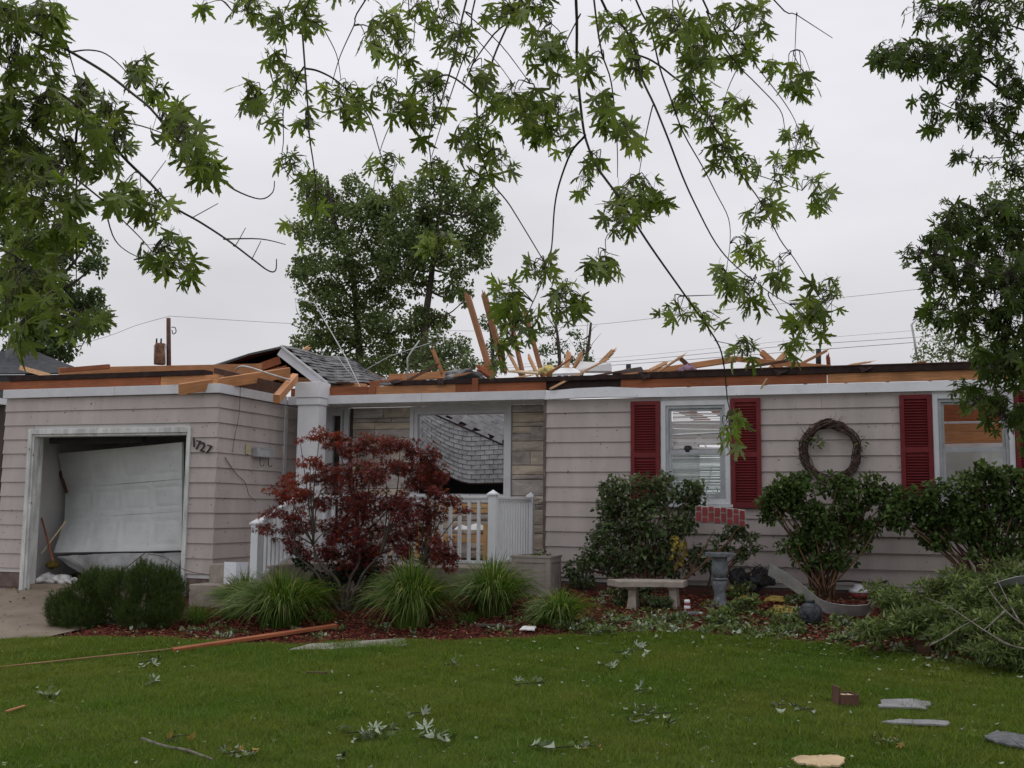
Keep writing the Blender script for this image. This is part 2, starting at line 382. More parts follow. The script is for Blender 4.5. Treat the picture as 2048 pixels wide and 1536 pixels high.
def blob_points(c, r, n, shell=0.5):
    d=RNG.normal(size=(n,3)); d/=np.linalg.norm(d,axis=1,keepdims=True)
    rad=RNG.random(n)**(1/3)*(1-shell)+shell*(RNG.random(n)**0.15)
    return np.array(c)+d*rad[:,None]*np.array(r)
def foliage(name, clumps, tmpl, m, size, n_per_m3=None, parent=None, counts=None, droop=0.2, upn=0.6, out=0.5, sub=True, subn=9, subr=0.42):
    """clumps: (centre, (rx,ry,rz), n). Leaves gather in small sprays inside each clump."""
    P=[];T=[]
    for (c,r,n) in clumps:
        c=np.array(c,float); r=np.array(r,float)
        if sub:
            k=max(3,int(subn)); cc=blob_points(c,r*0.80,k,0.75)
            per=max(1,n//k)
            for q in cc:
                p=blob_points(q,r*subr*RNG.uniform(0.7,1.15),per,0.3); P.append(p); T.append((p-c)/r)
        else:
            p=blob_points(c,r,n,0.4); P.append(p); T.append((p-c)/r)
    P=np.concatenate(P); T=np.concatenate(T); n=len(P)
    tip=T*out+RNG.normal(size=(n,3))*0.55+np.array([0,0,-droop])
    nr=np.array([0,0,1.0])*upn+RNG.normal(size=(n,3))*0.5+T*0.3
    rot=frames(tip,nr)
    o=scatter(name,tmpl[0],tmpl[1],P,rot,size*RNG.uniform(0.65,1.25,n),m,parent)
    return o
def E(px,py,rx,ry,Y=None,D=None,dy=0.0,deep=0.8):
    """an ellipse measured in the photograph, set at a real distance, as a clump centre and radii in metres"""
    c = PY(px,py,Y) if Y is not None else PD(px,py,D)
    k = depth(c)/FPX
    c = c+Vector((0,dy,0))
    return tuple(c),(rx*k,max(rx,ry)*k*deep,ry*k)
# ================================================================== ground
YR, YG, XS, YS, XR = 14.29, 12.53, -8.30, 14.85, 6.4
def sheet(name, xs, ys, off, m, inside=None, kind='structure'):
    X,Y=np.meshgrid(xs,ys); Z=ground(X,Y)+off
    V=np.stack([X,Y,Z],-1).reshape(-1,3); nx=len(xs); F=[]
    for j in range(len(ys)-1):
        for i in range(nx-1):
            if inside is None or inside((xs[i]+xs[i+1])/2,(ys[j]+ys[j+1])/2):
                a=j*nx+i; F.append((a,a+1,a+nx+1,a+nx))
    o=numesh(name,V,F,m,None,True); o['kind']=kind; return o
BED=[(-1.0e3,9.62),(-9.3,9.62),(-8.6,10.05),(-7.6,10.25),(-6.2,10.35),(-5.2,10.7),(-4.2,11.15),(-3.4,11.45),(-2.3,11.75),(-1.3,11.8),(-0.5,11.65),(0.2,11.4),(0.8,11.05),(1.6,10.6),(3.0,10.1),(1e3,9.8)]
def bed_y(x): return np.interp(x,[p[0] for p in BED],[p[1] for p in BED])
xs=np.concatenate([[-900,-300,-100,-50],np.arange(-26,16.01,0.5),[50,100,300,900]])
ys=np.concatenate([[-60,-20],np.arange(-6,18,0.5),[25,60,150,500,1500]])
sheet('ground',xs,ys,-0.03,M['soil'])
sheet('lawn',np.arange(-20,14.01,0.2),np.arange(-5,12.4,0.2),0.0,M['turf'],lambda x,y: y<bed_y(x)+0.1)
sheet('mulch_bed',np.arange(-9.2,9.01,0.1),np.arange(9.4,14.5,0.1),0.004,M['mulchbase'],lambda x,y: y>bed_y(x)-0.02 and (x>-8.72))
bpy.data.objects['mulch_bed']['label']='red wood mulch bed along the front of the house'
sheet('driveway',np.array(list(np.arange(-20,-11.9,0.4))+list(np.arange(-11.9,-8.71,0.1))),np.arange(9.6,12.71,0.1),0.016,M['drive'],lambda x,y: (y>9.7+0.25*max(0,x+9.6)))

# ================================================================== house
house=thing('bungalow','low beige lap-sided bungalow with red shutters whose roof has been torn off','house')
SZ0, SE = 0.72, 0.1985
def board(axis, c, a0, a1, z0, z1, parent, m=M['siding']):
    """one lap board; axis 'x' = front wall (faces -Y), 'y' = side wall (faces +X)"""
    t0,t1=0.026+random.uniform(-.002,.002),0.006
    if axis=='x': pr=[(c-t0,z0),(c,z0),(c,z1),(c-t1,z1)]; vs=[(a,y,z) for a in(a0,a1) for y,z in pr]
    else: pr=[(c+t0,z0),(c,z0),(c,z1),(c+t1,z1)]; vs=[(x,a,z) for a in(a0,a1) for x,z in pr]
    mb=MB().add(vs,[(0,1,2,3),(7,6,5,4),(0,4,5,1),(1,5,6,2),(2,6,7,3),(3,7,4,0)])
    return mb.build('siding_board',m,parent)
def wall(name, axis, c, a0, a1, z0, z1, opens, thick=0.14, m=M['inner'], siding=True):
    mb=MB(); o=sorted(opens); s=-1 if axis=='y' else 1
    def seg(b0,b1,q0,q1):
        if b1-b0<1e-4 or q1-q0<1e-4: return
        if axis=='x': mb.rng((b0,c+.001,q0),(b1,c+thick,q1))
        else: mb.rng((c-thick,b0,q0),(c-.001,b1,q1))
    cur=a0
    for (b0,b1,q0,q1) in o:
        seg(cur,b0,z0,z1); seg(b0,b1,z0,q0); seg(b0,b1,q1,z1); cur=b1
    seg(cur,a1,z0,z1)
    w_=mb.build(name,m,house)
    if siding:
        z=SZ0
        while z<z1-0.01:
            t=min(z+SE,z1); spans=[(a0,a1)]
            for (b0,b1,q0,q1) in o:
                if q0<t-0.02 and q1>z+0.02:
                    ns=[]
                    for s0,s1 in spans:
                        if b1<=s0 or b0>=s1: ns.append((s0,s1)); continue
                        if b0>s0: ns.append((s0,b0))
                        if b1<s1: ns.append((b1,s1))
                    spans=ns
            if name=='garage_front_wall': spans=[(s0,XS+.024 if abs(s1-a1)<1e-6 else s1) for s0,s1 in spans]
            for s0,s1 in spans:
                if s1-s0>2.2:
                    k=random.uniform(.35,.65); mid=s0+(s1-s0)*k
                    board(axis,c,s0,mid-.0015,z,t,w_); board(axis,c,mid+.0015,s1,z,t,w_)
                elif s1-s0>0.01: board(axis,c,s0,s1,z,t,w_)
            z+=SE
    return w_
ZT=3.085
# garage front, garage side, right wing
GX0=-11.78
dl=PY(60,1000,YG).x; dr=PY(373,1000,YG).x; dt=2.575
gw=wall('garage_front_wall','x',YG,GX0,XS,0.66,ZT,[(dl,dr,0.3,dt)])
sw=wall('garage_side_wall','y',XS,YG,YR+.5,0.66,ZT,[])
W1=(PY(1323,900,YR).x,PY(1461,900,YR).x,PY(1390,1008,YR).z,3.03)
W3=(PY(1867,900,YR).x,PY(2030,900,YR).x,PY(1960,1012,YR).z,3.05)
XL=-4.28
rw=wall('bedroom_front_wall','x',YR,XL,XR,0.66,ZT,[W1,W3])
wall('garage_west_wall','y',GX0+.14,YG+.15,19.9,0.5,ZT,[],siding=False)
wall('porch_side_wall','y',XL+.14,YR+.15,YS-.01,0.66,ZT,[],siding=False)
wall('east_wall','y',XR,YR+.15,20.0,0.6,ZT,[],siding=False)
wall('garage_inner_wall','y',-8.31,YR+.51,19.9,0.5,ZT,[],siding=False)
# foundation
fb=MB()
for (a,b) in (((GX0+.02,YG+.02,-.1),(dl-.02,YG+.2,.655)),((dr+.02,YG+.02,-.1),(XS-.02,YG+.2,.655)),((XL+.02,YR+.02,.0),(XR,YR+.2,.655)),((XS-.2,YG+.21,.0),(XS-.02,YS,.655)),((XL-3.5,YS+.05,0),(XL+.01,YS+.3,.9))): fb.rng(a,b)
fo=None
for i in range(0,len(fb.v),8):
    b_=MB(); b_.add(fb.v[i:i+8],[(0,1,3,2),(4,6,7,5),(0,4,5,1),(2,3,7,6),(0,2,6,4),(1,5,7,3)]); o_=b_.build('foundation',M['foundation'],house); fo=fo or o_
for (a0,a1,yy) in ((GX0+.02,dl-.02,YG),(dr+.02,XS-.02,YG),(XL+.02,XR,YR)):
    x=a0
    while x<a1-.05:
        x2=min(x+.39,a1)
        MB().rng((x+.006,yy+.008,.46),(x2-.006,yy+.03,.648)).build('block',M['foundation'],fo); x=x2
# corner posts and edge trim
MB().rng((XS+.003,YR-.06,.70),(XS+.032,YR+.02,ZT-.002)).build('corner_trim',M['oldtrim'],house)
MB().rng((XL-.035,YR-.034,.70),(XL-.001,YR+.10,ZT-.002)).build('corner_trim',M['foundation'],house)
# fascia
def fascia(pts, z0=3.09, z1=3.213, t=0.032):
    for i in range(len(pts)-1):
        (a,b),(c,d)=pts[i],pts[i+1]
        o=MB().beam((a,b,(z0+z1)/2),(c,d,(z0+z1)/2),t,z1-z0).build('fascia_board',M['trim'],house,0.004)
fascia([(GX0-.02,YG-.05),(-9.9,YG-.05)]); fascia([(-9.897,YG-.05),(XS+.05,YG-.05)])
fascia([(XS+.05,YG-.068),(XS+.05,YR-.07)])
fascia([(XS+.068,YR-.05),(-6.1,YR-.05)]); fascia([(-6.097,YR-.05),(XL+.0,YR-.05)])
# bent right-hand fascia: bulges forward and up where it tore loose
mb=MB(); n=24; vs=[]
for i in range(n+1):
    x=-4.275+i*(XR+.02+4.275)/n; u=i/n
    bz=0.03*math.exp(-((x+3.55)/.38)**2); by=-0.09*math.exp(-((x+3.6)/.5)**2)-.045
    dz=0.03*math.exp(-((x+4.28)/.3)**2)
    vs+=[(x,YR+by-.035,3.083+bz*.4),(x,YR+by,3.205+bz-dz*.2),(x,YR+by+.03,3.205+bz-dz*.2),(x,YR+by+.012,3.078+bz*.4)]
fs=[]
for i in range(n):
    a=i*4
    for k in range(4): fs.append((a+k,a+(k+1)%4,a+4+(k+1)%4,a+4+k))
fs+= [(3,2,1,0),(n*4,n*4+1,n*4+2,n*4+3)]
mb.add(vs,fs).build('fascia_board',M['trim'],house)
# soffit strip over porch and shadow ledge behind fascia
MB().rng((XS+.07,YR-.03,3.088),(XL-.04,YS+.0,3.13)).build('porch_soffit',M['oldtrim'],house)
# exposed framing on top of walls: orange ledger, dark plate
def top_frame(a0,a1,yy,cuts):
    xs_=[a0]+cuts+[a1]
    for i in range(len(xs_)-1):
        j=random.uniform(-.008,.008)
        MB().rng((xs_[i]+.004,yy-.02+j,3.218),(xs_[i+1]-.004,yy+.03+j,3.335)).build('ledger_board',M['wood'] if i%2 else M['woodred'],house)
top_frame(-3.25,XR,YR,[-.6,1.9]); top_frame(XS+.09,XL,YR,[-6.95,-5.6]); top_frame(GX0-.25,XS-.02,YG,[-9.2])
MB().rng((XL,YR+.0,3.218),(-3.26,YR+.05,3.332)).build('ledger_board',M['tar'],house)
for (a0,a1,yy,zz) in ((-3.0,XR,YR,3.42),(XL-1.4,-3.0,YR,3.40),(XS+1.75,XL-1.4,YR,3.40),(GX0+.05,XS-.2,YG,3.405)):
    MB().rng((a0,yy-.05,3.338),(a1,yy+.16,zz)).build('top_plate',M['tar'],house)
MB().rng((-2.4,YR-.06,3.421),(XR,YR+.1,3.433)).build('top_plate',M['wooddark'],house)
MB().rng((XS-.05,YG+.2,3.218),(XS+.02,YR-.1,3.40)).build('ledger_board',M['wooddark'],house)
MB().rng((XS-.40,YG+.02,3.22),(XS-.35,YG+.07,3.42)).build('rafter_block',M['wood'],house)
for x in (-6.92,-5.35): MB().rng((x,YR-.055,3.22),(x+.09,YR+.1,3.41)).build('rafter_block',M['woodred'],house)
# ceiling joists, open to the sky
for k in range(14):
    x=-2.9+k*.5
    MB().rng((x,YR+.2,3.10),(x+.04,19.8,3.24)).build('ceiling_joist',M['woodred'],house)
MB().rng((GX0+.1,YG+.25,3.12),(XS-.15,19.8,3.20)).build('garage_ceiling',M['wooddark'],house)
# floors, back wall
MB().rng((GX0+.1,YG+.05,.2),(XS-.1,19.8,.50)).build('garage_floor',M['drive'],house)
MB().rng((XS,YS+.15,.5),(XL,19.8,.85)).build('room_floor',M['pinkwall'],house)
MB().rng((XL,YR+.16,.5),(XR-.15,19.8,.80)).build('room_floor',M['wooddark'],house)
wall('back_wall','x',19.9,GX0,XR,.4,ZT,[(-10.3,-9.6,1.6,2.7),(-3.1,-1.6,1.6,2.8)],m=M['inner'],siding=False)
# bedroom partition with a doorway, wall coloured for a shaded room behind picture window
wall('partition_wall','x',17.4,-4.1,XR-.15,.8,3.02,[(-3.15,-2.0,1.7,2.75),(1.15,1.6,.8,2.2)],thick=.1,siding=False)
wall('partition_wall','y',-.4,YR+.2,17.35,.8,3.02,[],thick=.1,siding=False)
MB().rng((XS+.1,17.0,.85),(XL,17.1,3.0)).build('partition_wall',M['dark'],house)  # near-black colour stands in for shade under the fallen roof
# ---------------- garage door casing, buckled door
gf=MB()
gf.rng((dl-.065,YG-.045,.42),(dl-.001,YG+.02,dt+.07)); gf.rng((dr+.001,YG-.045,.42),(dr+.045,YG+.02,dt+.07)); gf.rng((dl,YG-.045,dt+.0),(dr,YG+.02,dt+.07))
casing=gf.build('garage_door_casing',M['oldtrim'],house,0.004)
jb=MB(); jb.rng((dl,YG-.02,.42),(dl+.03,YG+.15,dt-.001)); jb.rng((dl+.031,YG+.03,.42),(dl+.042,YG+.07,dt-.02)); jb.rng((dl+.031,YG+.11,.42),(dl+.042,YG+.15,dt-.02))
jb.rng((dr-.03,YG-.02,.42),(dr,YG+.2,dt-.001)); jb.rng((dl+.03,YG-.02,dt-.03),(dr-.03,YG+.2,dt-.0015))
jb.build('jamb',M['oldtrim'],casing)
gd=bpy.data.objects.new('garage_door',None); COL.objects.link(gd); gd.parent=house; gd['label']='white sectional garage door buckled inward'
Lp=[PY(119,906,13.45),PY(135,977,13.55),PY(133,1039,13.45),PY(110,1108,13.10)]
Rp=[PY(368,884,12.78),PY(368,958,12.80),PY(368,1023,12.80),PY(367,1103,12.74)]
def section(l0,r0,l1,r1,nm='door_section'):
    # grid with four recessed panels
    nu,nv=32,10; vs=[];fs=[]
    nrm=((r0-l0).cross(l1-l0)).normalized()
    if nrm.y>0: nrm=-nrm
    for j in range(nv+1):
        for i in range(nu+1):
            u,v=i/nu,j/nv; p=(l0*(1-u)+r0*u)*(1-v)+(l1*(1-u)+r1*u)*v
            cu=(u*4)%1; a=min(cu,1-cu)*4; b=min(v,1-v)*4
            d=0.0
            if a>.45 and b>.55: d=-.007
            if a>.85 and b>1.0: d=-.0005
            sag=-.02*sin(pi*u)*sin(pi*v)
            vs.append(p+nrm*(d+sag))
    for j in range(nv):
        for i in range(nu):
            a=j*(nu+1)+i; fs.append((a,a+1,a+nu+2,a+nu+1))
    s_=MB().add(vs,fs).build(nm,M['garage'],gd)
    md=s_.modifiers.new('thick','SOLIDIFY'); md.thickness=.035; md.offset=-1 if True else 1
    return s_
for k in range(3): section(Lp[k]+Vector((0,0,-.002)),Rp[k]+Vector((0,0,-.002)),Lp[k+1]+Vector((0,0,.002)),Rp[k+1]+Vector((0,0,.002)))
# lowest section bowed outwards
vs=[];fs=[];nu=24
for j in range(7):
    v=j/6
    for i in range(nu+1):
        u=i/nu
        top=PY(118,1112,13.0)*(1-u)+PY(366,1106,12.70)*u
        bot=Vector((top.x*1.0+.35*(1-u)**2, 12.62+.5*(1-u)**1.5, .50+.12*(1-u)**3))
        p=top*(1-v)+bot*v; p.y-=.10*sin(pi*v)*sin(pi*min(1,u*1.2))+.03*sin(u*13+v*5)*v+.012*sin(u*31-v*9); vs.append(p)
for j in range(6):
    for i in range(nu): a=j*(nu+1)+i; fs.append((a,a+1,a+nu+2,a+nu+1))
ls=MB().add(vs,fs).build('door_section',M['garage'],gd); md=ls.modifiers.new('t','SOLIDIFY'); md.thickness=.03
ls['label']='lowest door section bent outward, dirty and toned down for shade'
ls.data.materials[0]=mat('shaded_dirty_door_paint',(0.27,0.275,0.275),0.6,0.25,3,0.1,90,specks=.6)  # colour holds dirt plus the shade of a face turned downward
MB().beam(PY(117,1108,12.98),PY(366,1101,12.69),.015,.008).build('bottom_seal',M['black'],gd)
MB().beam(PY(100,885,13.7),PY(133,985,13.4),.035,.035).build('track',M['wooddark'],gd)
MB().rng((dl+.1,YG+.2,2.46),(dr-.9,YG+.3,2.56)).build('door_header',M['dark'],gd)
# ---------------- windows
def boxframe(mb,x0,x1,z0,z1,y0,y1,w):
    mb.rng((x0,y0,z0),(x0+w,y1,z1)); mb.rng((x1-w,y0,z0),(x1,y1,z1)); mb.rng((x0+w,y0,z0),(x1-w,y1,z0+w)); mb.rng((x0+w,y0,z1-w),(x1-w,y1,z1)); return mb
def dh_window(x0,x1,z0,z1,lbl):
    wn=boxframe(MB(),x0,x1,z0,z1,YR-.045,YR+.10,.062).build('window',M['trim'],house,0.003); wn['label']=lbl
    a0,a1,c0,c1=x0+.064,x1-.064,z0+.064,z1-.064
    boxframe(MB(),a0,a1,c0,c1,YR-.025,YR+.05,.035).build('frame',M['alu'],wn)
    mid=c0+(c1-c0)*.50
    boxframe(MB(),a0+.037,a1-.037,mid,c1-.037,YR+.005,YR+.03,.03).build('upper_sash',M['alu'],wn)
    boxframe(MB(),a0+.037,a1-.037,c0+.037,mid-.001,YR-.018,YR+.004,.033).build('lower_sash',M['alu'],wn)
    MB().rng((a0+.07,YR-.010,c0+.07),(a1-.07,YR-.006,mid-.035)).build('pane',M['glass'],wn)
    return wn,(a0+.07,a1-.07,c0+.07,mid-.035,mid+.03,c1-.07)
w1,b1_=dh_window(*W1,'double hung window with broken tangled white blinds')
w3,b3_=dh_window(*W3,'double hung window with fallen orange boards showing behind it')
MB().rng((W1[0]-.03,YR-.07,W1[2]-.04),(W1[1]+.03,YR-.0451,W1[2]-.002)).build('sill',M['trim'],w1)
MB().rng((W3[0]-.03,YR-.07,W3[2]-.04),(W3[1]+.03,YR-.0451,W3[2]-.002)).build('sill',M['trim'],w3)
# blinds of window 1: intact above, gaps and drooping slats below
x0,x1,z0,zm0,zm1,z1=b1_
zz=z1
k=0
while zz>z0:
    gap=(zm1<zz<z1-.12)
    if not gap or k%4==0:
        t=random.uniform(.45,.8) if not gap else random.uniform(-.5,.5)
        dz=random.uniform(-.01,.01) if not gap else random.uniform(-.03,.03)
        o=MB().beam((x0,YR+.08,zz),(x1,YR+.08,zz+dz),.026,.0015 if not gap else .02,t).build('blind_slat',M['blind'],w1)
    zz-=.019; k+=1
for (a,b,h) in (((1345,868),(1442,862),.05),((1345,884),(1400,905),.02),((1365,860),(1340,905),.015),((1388,858),(1420,905),.015),((1405,862),(1378,905),.02),((1345,900),(1444,897),.03),((1350,940),(1365,990),.012),((1380,925),(1395,990),.012),((1425,930),(1410,992),.012)):
    MB().beam(PY(*a,YR+.12),PY(*b,YR+.13),.012,h).build('broken_slat',M['blind'],w1)
MB().lathe(PY(1376,906,YR+.05),[(.0,0),(.05,0),(.06,.03),(.045,.09),(.0,.1)],8).build('debris_lump',M['black'],w1)
# ---------------- shutters
def shutter(px0,px1,py0,py1,lbl):
    x0=PY(px0,900,YR).x; x1=PY(px1,900,YR).x; z1=PY((px0+px1)/2,py0,YR).z; z0=PY((px0+px1)/2,py1,YR).z
    y0,y1=YR-.062,YR-.03; w=.055; zm=z1-(z1-z0)*.515
    mb=MB()
    mb.rng((x0,y0,z0),(x0+w,y1,z1)); mb.rng((x1-w,y0,z0),(x1,y1,z1))
    for a,b in ((z0,z0+.075),(z1-.055,z1),(zm-.035,zm+.035)): mb.rng((x0+w,y0,a),(x1-w,y1,b))
    mb.rng((x0+w,y1-.006,z0+.075),(x1-w,y1-.0005,zm-.035)); mb.rng((x0+w,y1-.006,zm+.035),(x1-w,y1-.0005,z1-.055))
    s_=mb.build('shutter',M['red'],house,0.003); s_['label']=lbl
    me=None
    for a,b in ((z0+.075,zm-.035),(zm+.035,z1-.055)):
        z=a+.018
        while z<b-.01:
            if me is None:
                o=MB().beam((x0+w+.004,0,0),(x1-w-.004,0,0),.026,.006,radians(38)).build('louver_slat',M['red'],s_); me=o.data
                o.location=(0,y0+.012,z)
            else:
                o=link('louver_slat',me,s_); o.location=(0,y0+.012,z)
            z+=.0335
    return s_
shutter(1263,1321,803,1013,'red louvred shutter left of the window with blinds')
shutter(1463,1523,797,1016,'red louvred shutter between the window with blinds and the wreath')
shutter(1801,1866,790,1005,'red louvred shutter right of the wreath')
shutter(2031,2092,783,1010,'red louvred shutter mostly hidden by tree leaves')
# ---------------- porch stone wall with picture window
PW=(PY(820,900,YS).x,PY(1023,900,YS).x,PY(920,1005,YS).z,PY(920,812,YS).z)
FD=(PY(640,900,YS).x,PY(697,900,YS).x,.9,PY(680,814,YS).z)
sx0=-7.62; stw=wall('stone_wall','x',YS+.02,-8.25,XL,.6,3.087,[PW,(-7.98,FD[1],.9,FD[3])],m=M['mortar'],siding=False)
def stones(x0,x1,z0,z1):
    z=z0
    hs=[.21,.07,.13,.22,.07,.13,.21,.13]; k=random.randint(0,7)
    while z<z1-.02:
        h=min(hs[k%8]*random.uniform(.9,1.1),z1-z); k+=1
        if z1-z-h<.04: h=z1-z
        x=x0
        while x<x1-.01:
            L_=min(random.choice([.28,.36,.5,.63]),x1-x)
            if x1-x-L_<.16: L_=x1-x
            split=h>.16 and random.random()<.3
            for (q0,q1) in (((z,z+h*.55),(z+h*.55,z+h)) if split else ((z,z+h),)):
                g_=.004; d=random.uniform(.010,.03); nu,nv=4,3; vs=[];fs=[]
                for j in range(nv+1):
                    for i in range(nu+1):
                        e_=0 if (i in(0,nu) or j in(0,nv)) else random.uniform(.002,.03)
                        vs.append((x+g_+(L_-2*g_)*i/nu, YS+.019-d-e_, q0+g_+(q1-q0-2*g_)*j/nv))
                o_=len(vs)
                vs+=[(x+g_,YS+.019,q0+g_),(x+L_-g_,YS+.019,q0+g_),(x+L_-g_,YS+.019,q1-g_),(x+g_,YS+.019,q1-g_)]
                for j in range(nv):
                    for i in range(nu): a=j*(nu+1)+i; fs.append((a,a+1,a+nu+2,a+nu+1))
                bot=[i for i in range(nu+1)]; top=[nv*(nu+1)+i for i in range(nu+1)]; lf=[j*(nu+1) for j in range(nv+1)]; rt=[j*(nu+1)+nu for j in range(nv+1)]
                fs.append(tuple(reversed(bot))+(o_,o_+1)); fs.append(tuple(top)+(o_+2,o_+3)); fs.append(tuple(lf)+(o_+3,o_)); fs.append(tuple(reversed(rt))+(o_+1,o_+2))
                MB().add(vs,fs).build('stone',random.choice(STONES),stw)
            x+=L_
        z+=h
stones(FD[1]+.06,PW[0]-.002,.9,3.086); stones(PW[1]+.002,XL-.04,.9,3.086); stones(PW[0],PW[1],.9,PW[2]-.003)
pw=boxframe(MB(),PW[0],PW[1],PW[2],PW[3],YS-.035,YS+.12,.06).build('picture_window',M['trim'],house,0.003); pw['label']='large glassless picture window filled by collapsed roof'
boxframe(MB(),PW[0]+.061,PW[1]-.061,PW[2]+.061,PW[3]-.061,YS-.01,YS+.1,.05).build('frame',M['trim'],pw)
boxframe(MB(),PW[0]+.112,PW[1]-.112,PW[2]+.112,PW[3]-.112,YS+.02,YS+.06,.012).build('inner_bead',M['alu'],pw)
fd=MB()
xa=PY(664,900,YS).x; xb=PY(681,900,YS).x
fd.rng((-7.98,YS-.03,.9),(xa,YS+.08,FD[3])); fd.rng((xb,YS-.03,.9),(FD[1],YS+.08,FD[3])); fd.rng((xa,YS-.03,FD[3]-.13),(xb,YS+.08,FD[3])); fd.rng((xa,YS-.03,.9),(xb,YS+.08,1.2))
fdo=fd.build('front_door_surround',M['trim'],house,0.003)
MB().rng((xb+.04,YS-.045,.9),(xb+.06,YS-.031,FD[3]-.05)).build('door_molding',M['alu'],fdo)
MB().rng((xa,YS+.03,1.2),(xb,YS+.04,FD[3]-.13)).build('pane',M['glass'],fdo)
MB().rng((-8.2,YS+.5,.9),(-6.9,YS+.52,3.1)).build('hall_dark_backing',M['pinkwall'],house)  # dark panel added so the sidelight pane reads dark instead of sky
MB().rng((-8.2,YS+.13,3.02),(-6.9,YS+.49,3.08)).build('hall_dark_cover',M['pinkwall'],house)  # lid of the added dark box behind the sidelight
# ---------------- house numbers 1727
for ch,px,py,rot in (('1',388,886,4),('7',396,891,-6),('2',405,895,-10),('7',417,900,-14)):
    cu=bpy.data.curves.new('number','FONT'); cu.body=ch; cu.size=.175; cu.extrude=.008; cu.align_x='CENTER'; cu.align_y='CENTER'
    o=bpy.data.objects.new('tmp',cu); COL.objects.link(o); dg=bpy.context.evaluated_depsgraph_get()
    me=bpy.data.meshes.new_from_object(o.evaluated_get(dg)); bpy.data.objects.remove(o); me.materials.clear(); me.materials.append(M['black'])
    q=link('house_number',me,house); q.location=PY(px,py,YG-.042); q.rotation_euler=(radians(90),radians(-rot),0); q['label']='black metal numeral '+ch
# ---------------- porch
pf=thing('front_porch','raised concrete porch slab with two steps down beside the garage','porch')
MB().rng((XS+.03,13.1,.2),(XL-.05,YS-.02,.86)).build('floor',M['concrete'],pf,0.01)
st=PY(423,1127,12.45); 
MB().rng((XS+.03,12.44,.2),(-7.32,13.098,.86)).build('step',M['concrete'],pf,0.012)
MB().rng((XS+.0,12.06,.1),(-7.2,12.435,.62)).build('step',M['concrete'],pf,0.012)
# column
pc=thing('porch_column','square white boxed porch column holding up the torn eave','column')
cx0,cx1=PY(593,900,14.0).x,PY(634,900,14.0).x
MB().rng((cx0,14.0,.865),(cx1,14.25,3.06)).build('shaft',M['vinyl'],pc,0.004)
MB().rng((cx0-.02,13.975,3.061),(cx1+.02,14.275,3.165)).build('collar',M['vinyl'],pc,0.005)
MB().rng((cx0-.035,13.96,3.166),(cx1+.035,14.29,3.39)).build('capital',M['vinyl'],pc,0.006)
# railing
rl=thing('porch_railing','white vinyl porch railing with square posts and close balusters','railing')
def post(x,y,z0,z1,w=.10):
    p=MB().rng((x-w/2,y-w/2,z0),(x+w/2,y+w/2,z1)).build('post',M['vinyl'],rl,0.003)
    c=MB(); c.rng((x-w*.66,y-w*.66,z1+.001),(x+w*.66,y+w*.66,z1+.022))
    h=.05; a=w*.6; c.add([(x-a,y-a,z1+.023),(x+a,y-a,z1+.023),(x+a,y+a,z1+.023),(x-a,y+a,z1+.023),(x,y,z1+.023+h)],[(3,2,1,0),(0,1,4),(1,2,4),(2,3,4),(3,0,4)])
    c.build('post_cap',M['vinyl'],p)
XP=-4.60; YP=13.05
post(XP,YP,.5,1.77); post(XP+.0,14.62,.865,1.77,.085); post(-7.40,YP+.14,.865,1.76)
nx_,ny_=-7.40,12.13
post(nx_,ny_,.62,1.38)
def rail(p,q,bot,spacing,tw=.06):
    p=Vector(p);q=Vector(q)
    MB().beam(p,q,tw,.035).build('top_rail',M['vinyl'],rl,0.004)
    MB().beam(p-Vector((0,0,.03)),q-Vector((0,0,.03)),.035,.028).build('rail_lip',M['vinyl'],rl)
    pb,qb=Vector(bot[0]),Vector(bot[1])
    MB().beam(pb,qb,.045,.04).build('bottom_rail',M['vinyl'],rl,0.003)
    n=int((Vector((q.x,q.y))-Vector((p.x,p.y))).length/spacing); 
    for i in range(1,n):
        u=i/n; t=p.lerp(q,u)-Vector((0,0,.045)); b=pb.lerp(qb,u)+Vector((0,0,.02))
        MB().rng((t.x-.019,t.y-.019,b.z),(t.x+.019,t.y+.019,t.z)).build('baluster',M['vinyl'],rl)
rail((-7.34,YP+.02,1.745),(XP-.06,YP,1.745),((-7.34,YP+.02,.94),(XP-.06,YP,.94)),.122)
rail((XP,YP+.06,1.745),(XP,14.56,1.745),((XP,YP+.06,.94),(XP,14.56,.94)),.105)
rail((nx_,ny_+.03,1.40),(nx_,YP+.12,1.76),((nx_,ny_+.06,.72),(nx_,YP+.05,1.0)),.098,.075)
# porch bench
pb=thing('porch_bench','light oak slatted bench behind the white porch railing','bench')
bx0,bx1,by=-6.05,-5.02,14.45
for z in (1.62,1.55): MB().rng((bx0,by,z),(bx1,by+.025,z+.05)).build('back_rail',M['hanging'],pb)
for x in (bx0,bx1-.05): MB().rng((x,by-.026,.865),(x+.05,by-.001,1.72)).build('leg',M['hanging'],pb)
for x in (bx0,bx1-.05): MB().rng((x,by-.45,.865),(x+.05,by-.40,1.40)).build('leg',M['hanging'],pb)
for i in range(5): MB().rng((bx0-.01,by-.44+i*.085,1.23),(bx1+.01,by-.37+i*.085,1.25)).build('seat_slat',M['hanging'],pb)
for z in (1.15,): MB().rng((bx0+.05,by-.45,z),(bx1-.05,by-.42,z+.07)).build('apron',M['hanging'],pb)
mb=MB(); nn=12; vs=[];fs=[]
for side in (1,-1):
    o=len(vs)
    for j in range(nn+1):
        for i in range(nn+1):
            u,v=i/nn*2-1,j/nn*2-1; h=(1-u**4)*(1-v**4)
            vs.append((-5.3+u*.21+.02*sin(v*3),14.2+v*.15,1.32+side*.065*h+.02*sin(u*4+v*3)*h))
    for j in range(nn):
        for i in range(nn):
            a=o+j*(nn+1)+i; f=(a,a+1,a+nn+2,a+nn+1); fs.append(f if side>0 else f[::-1])
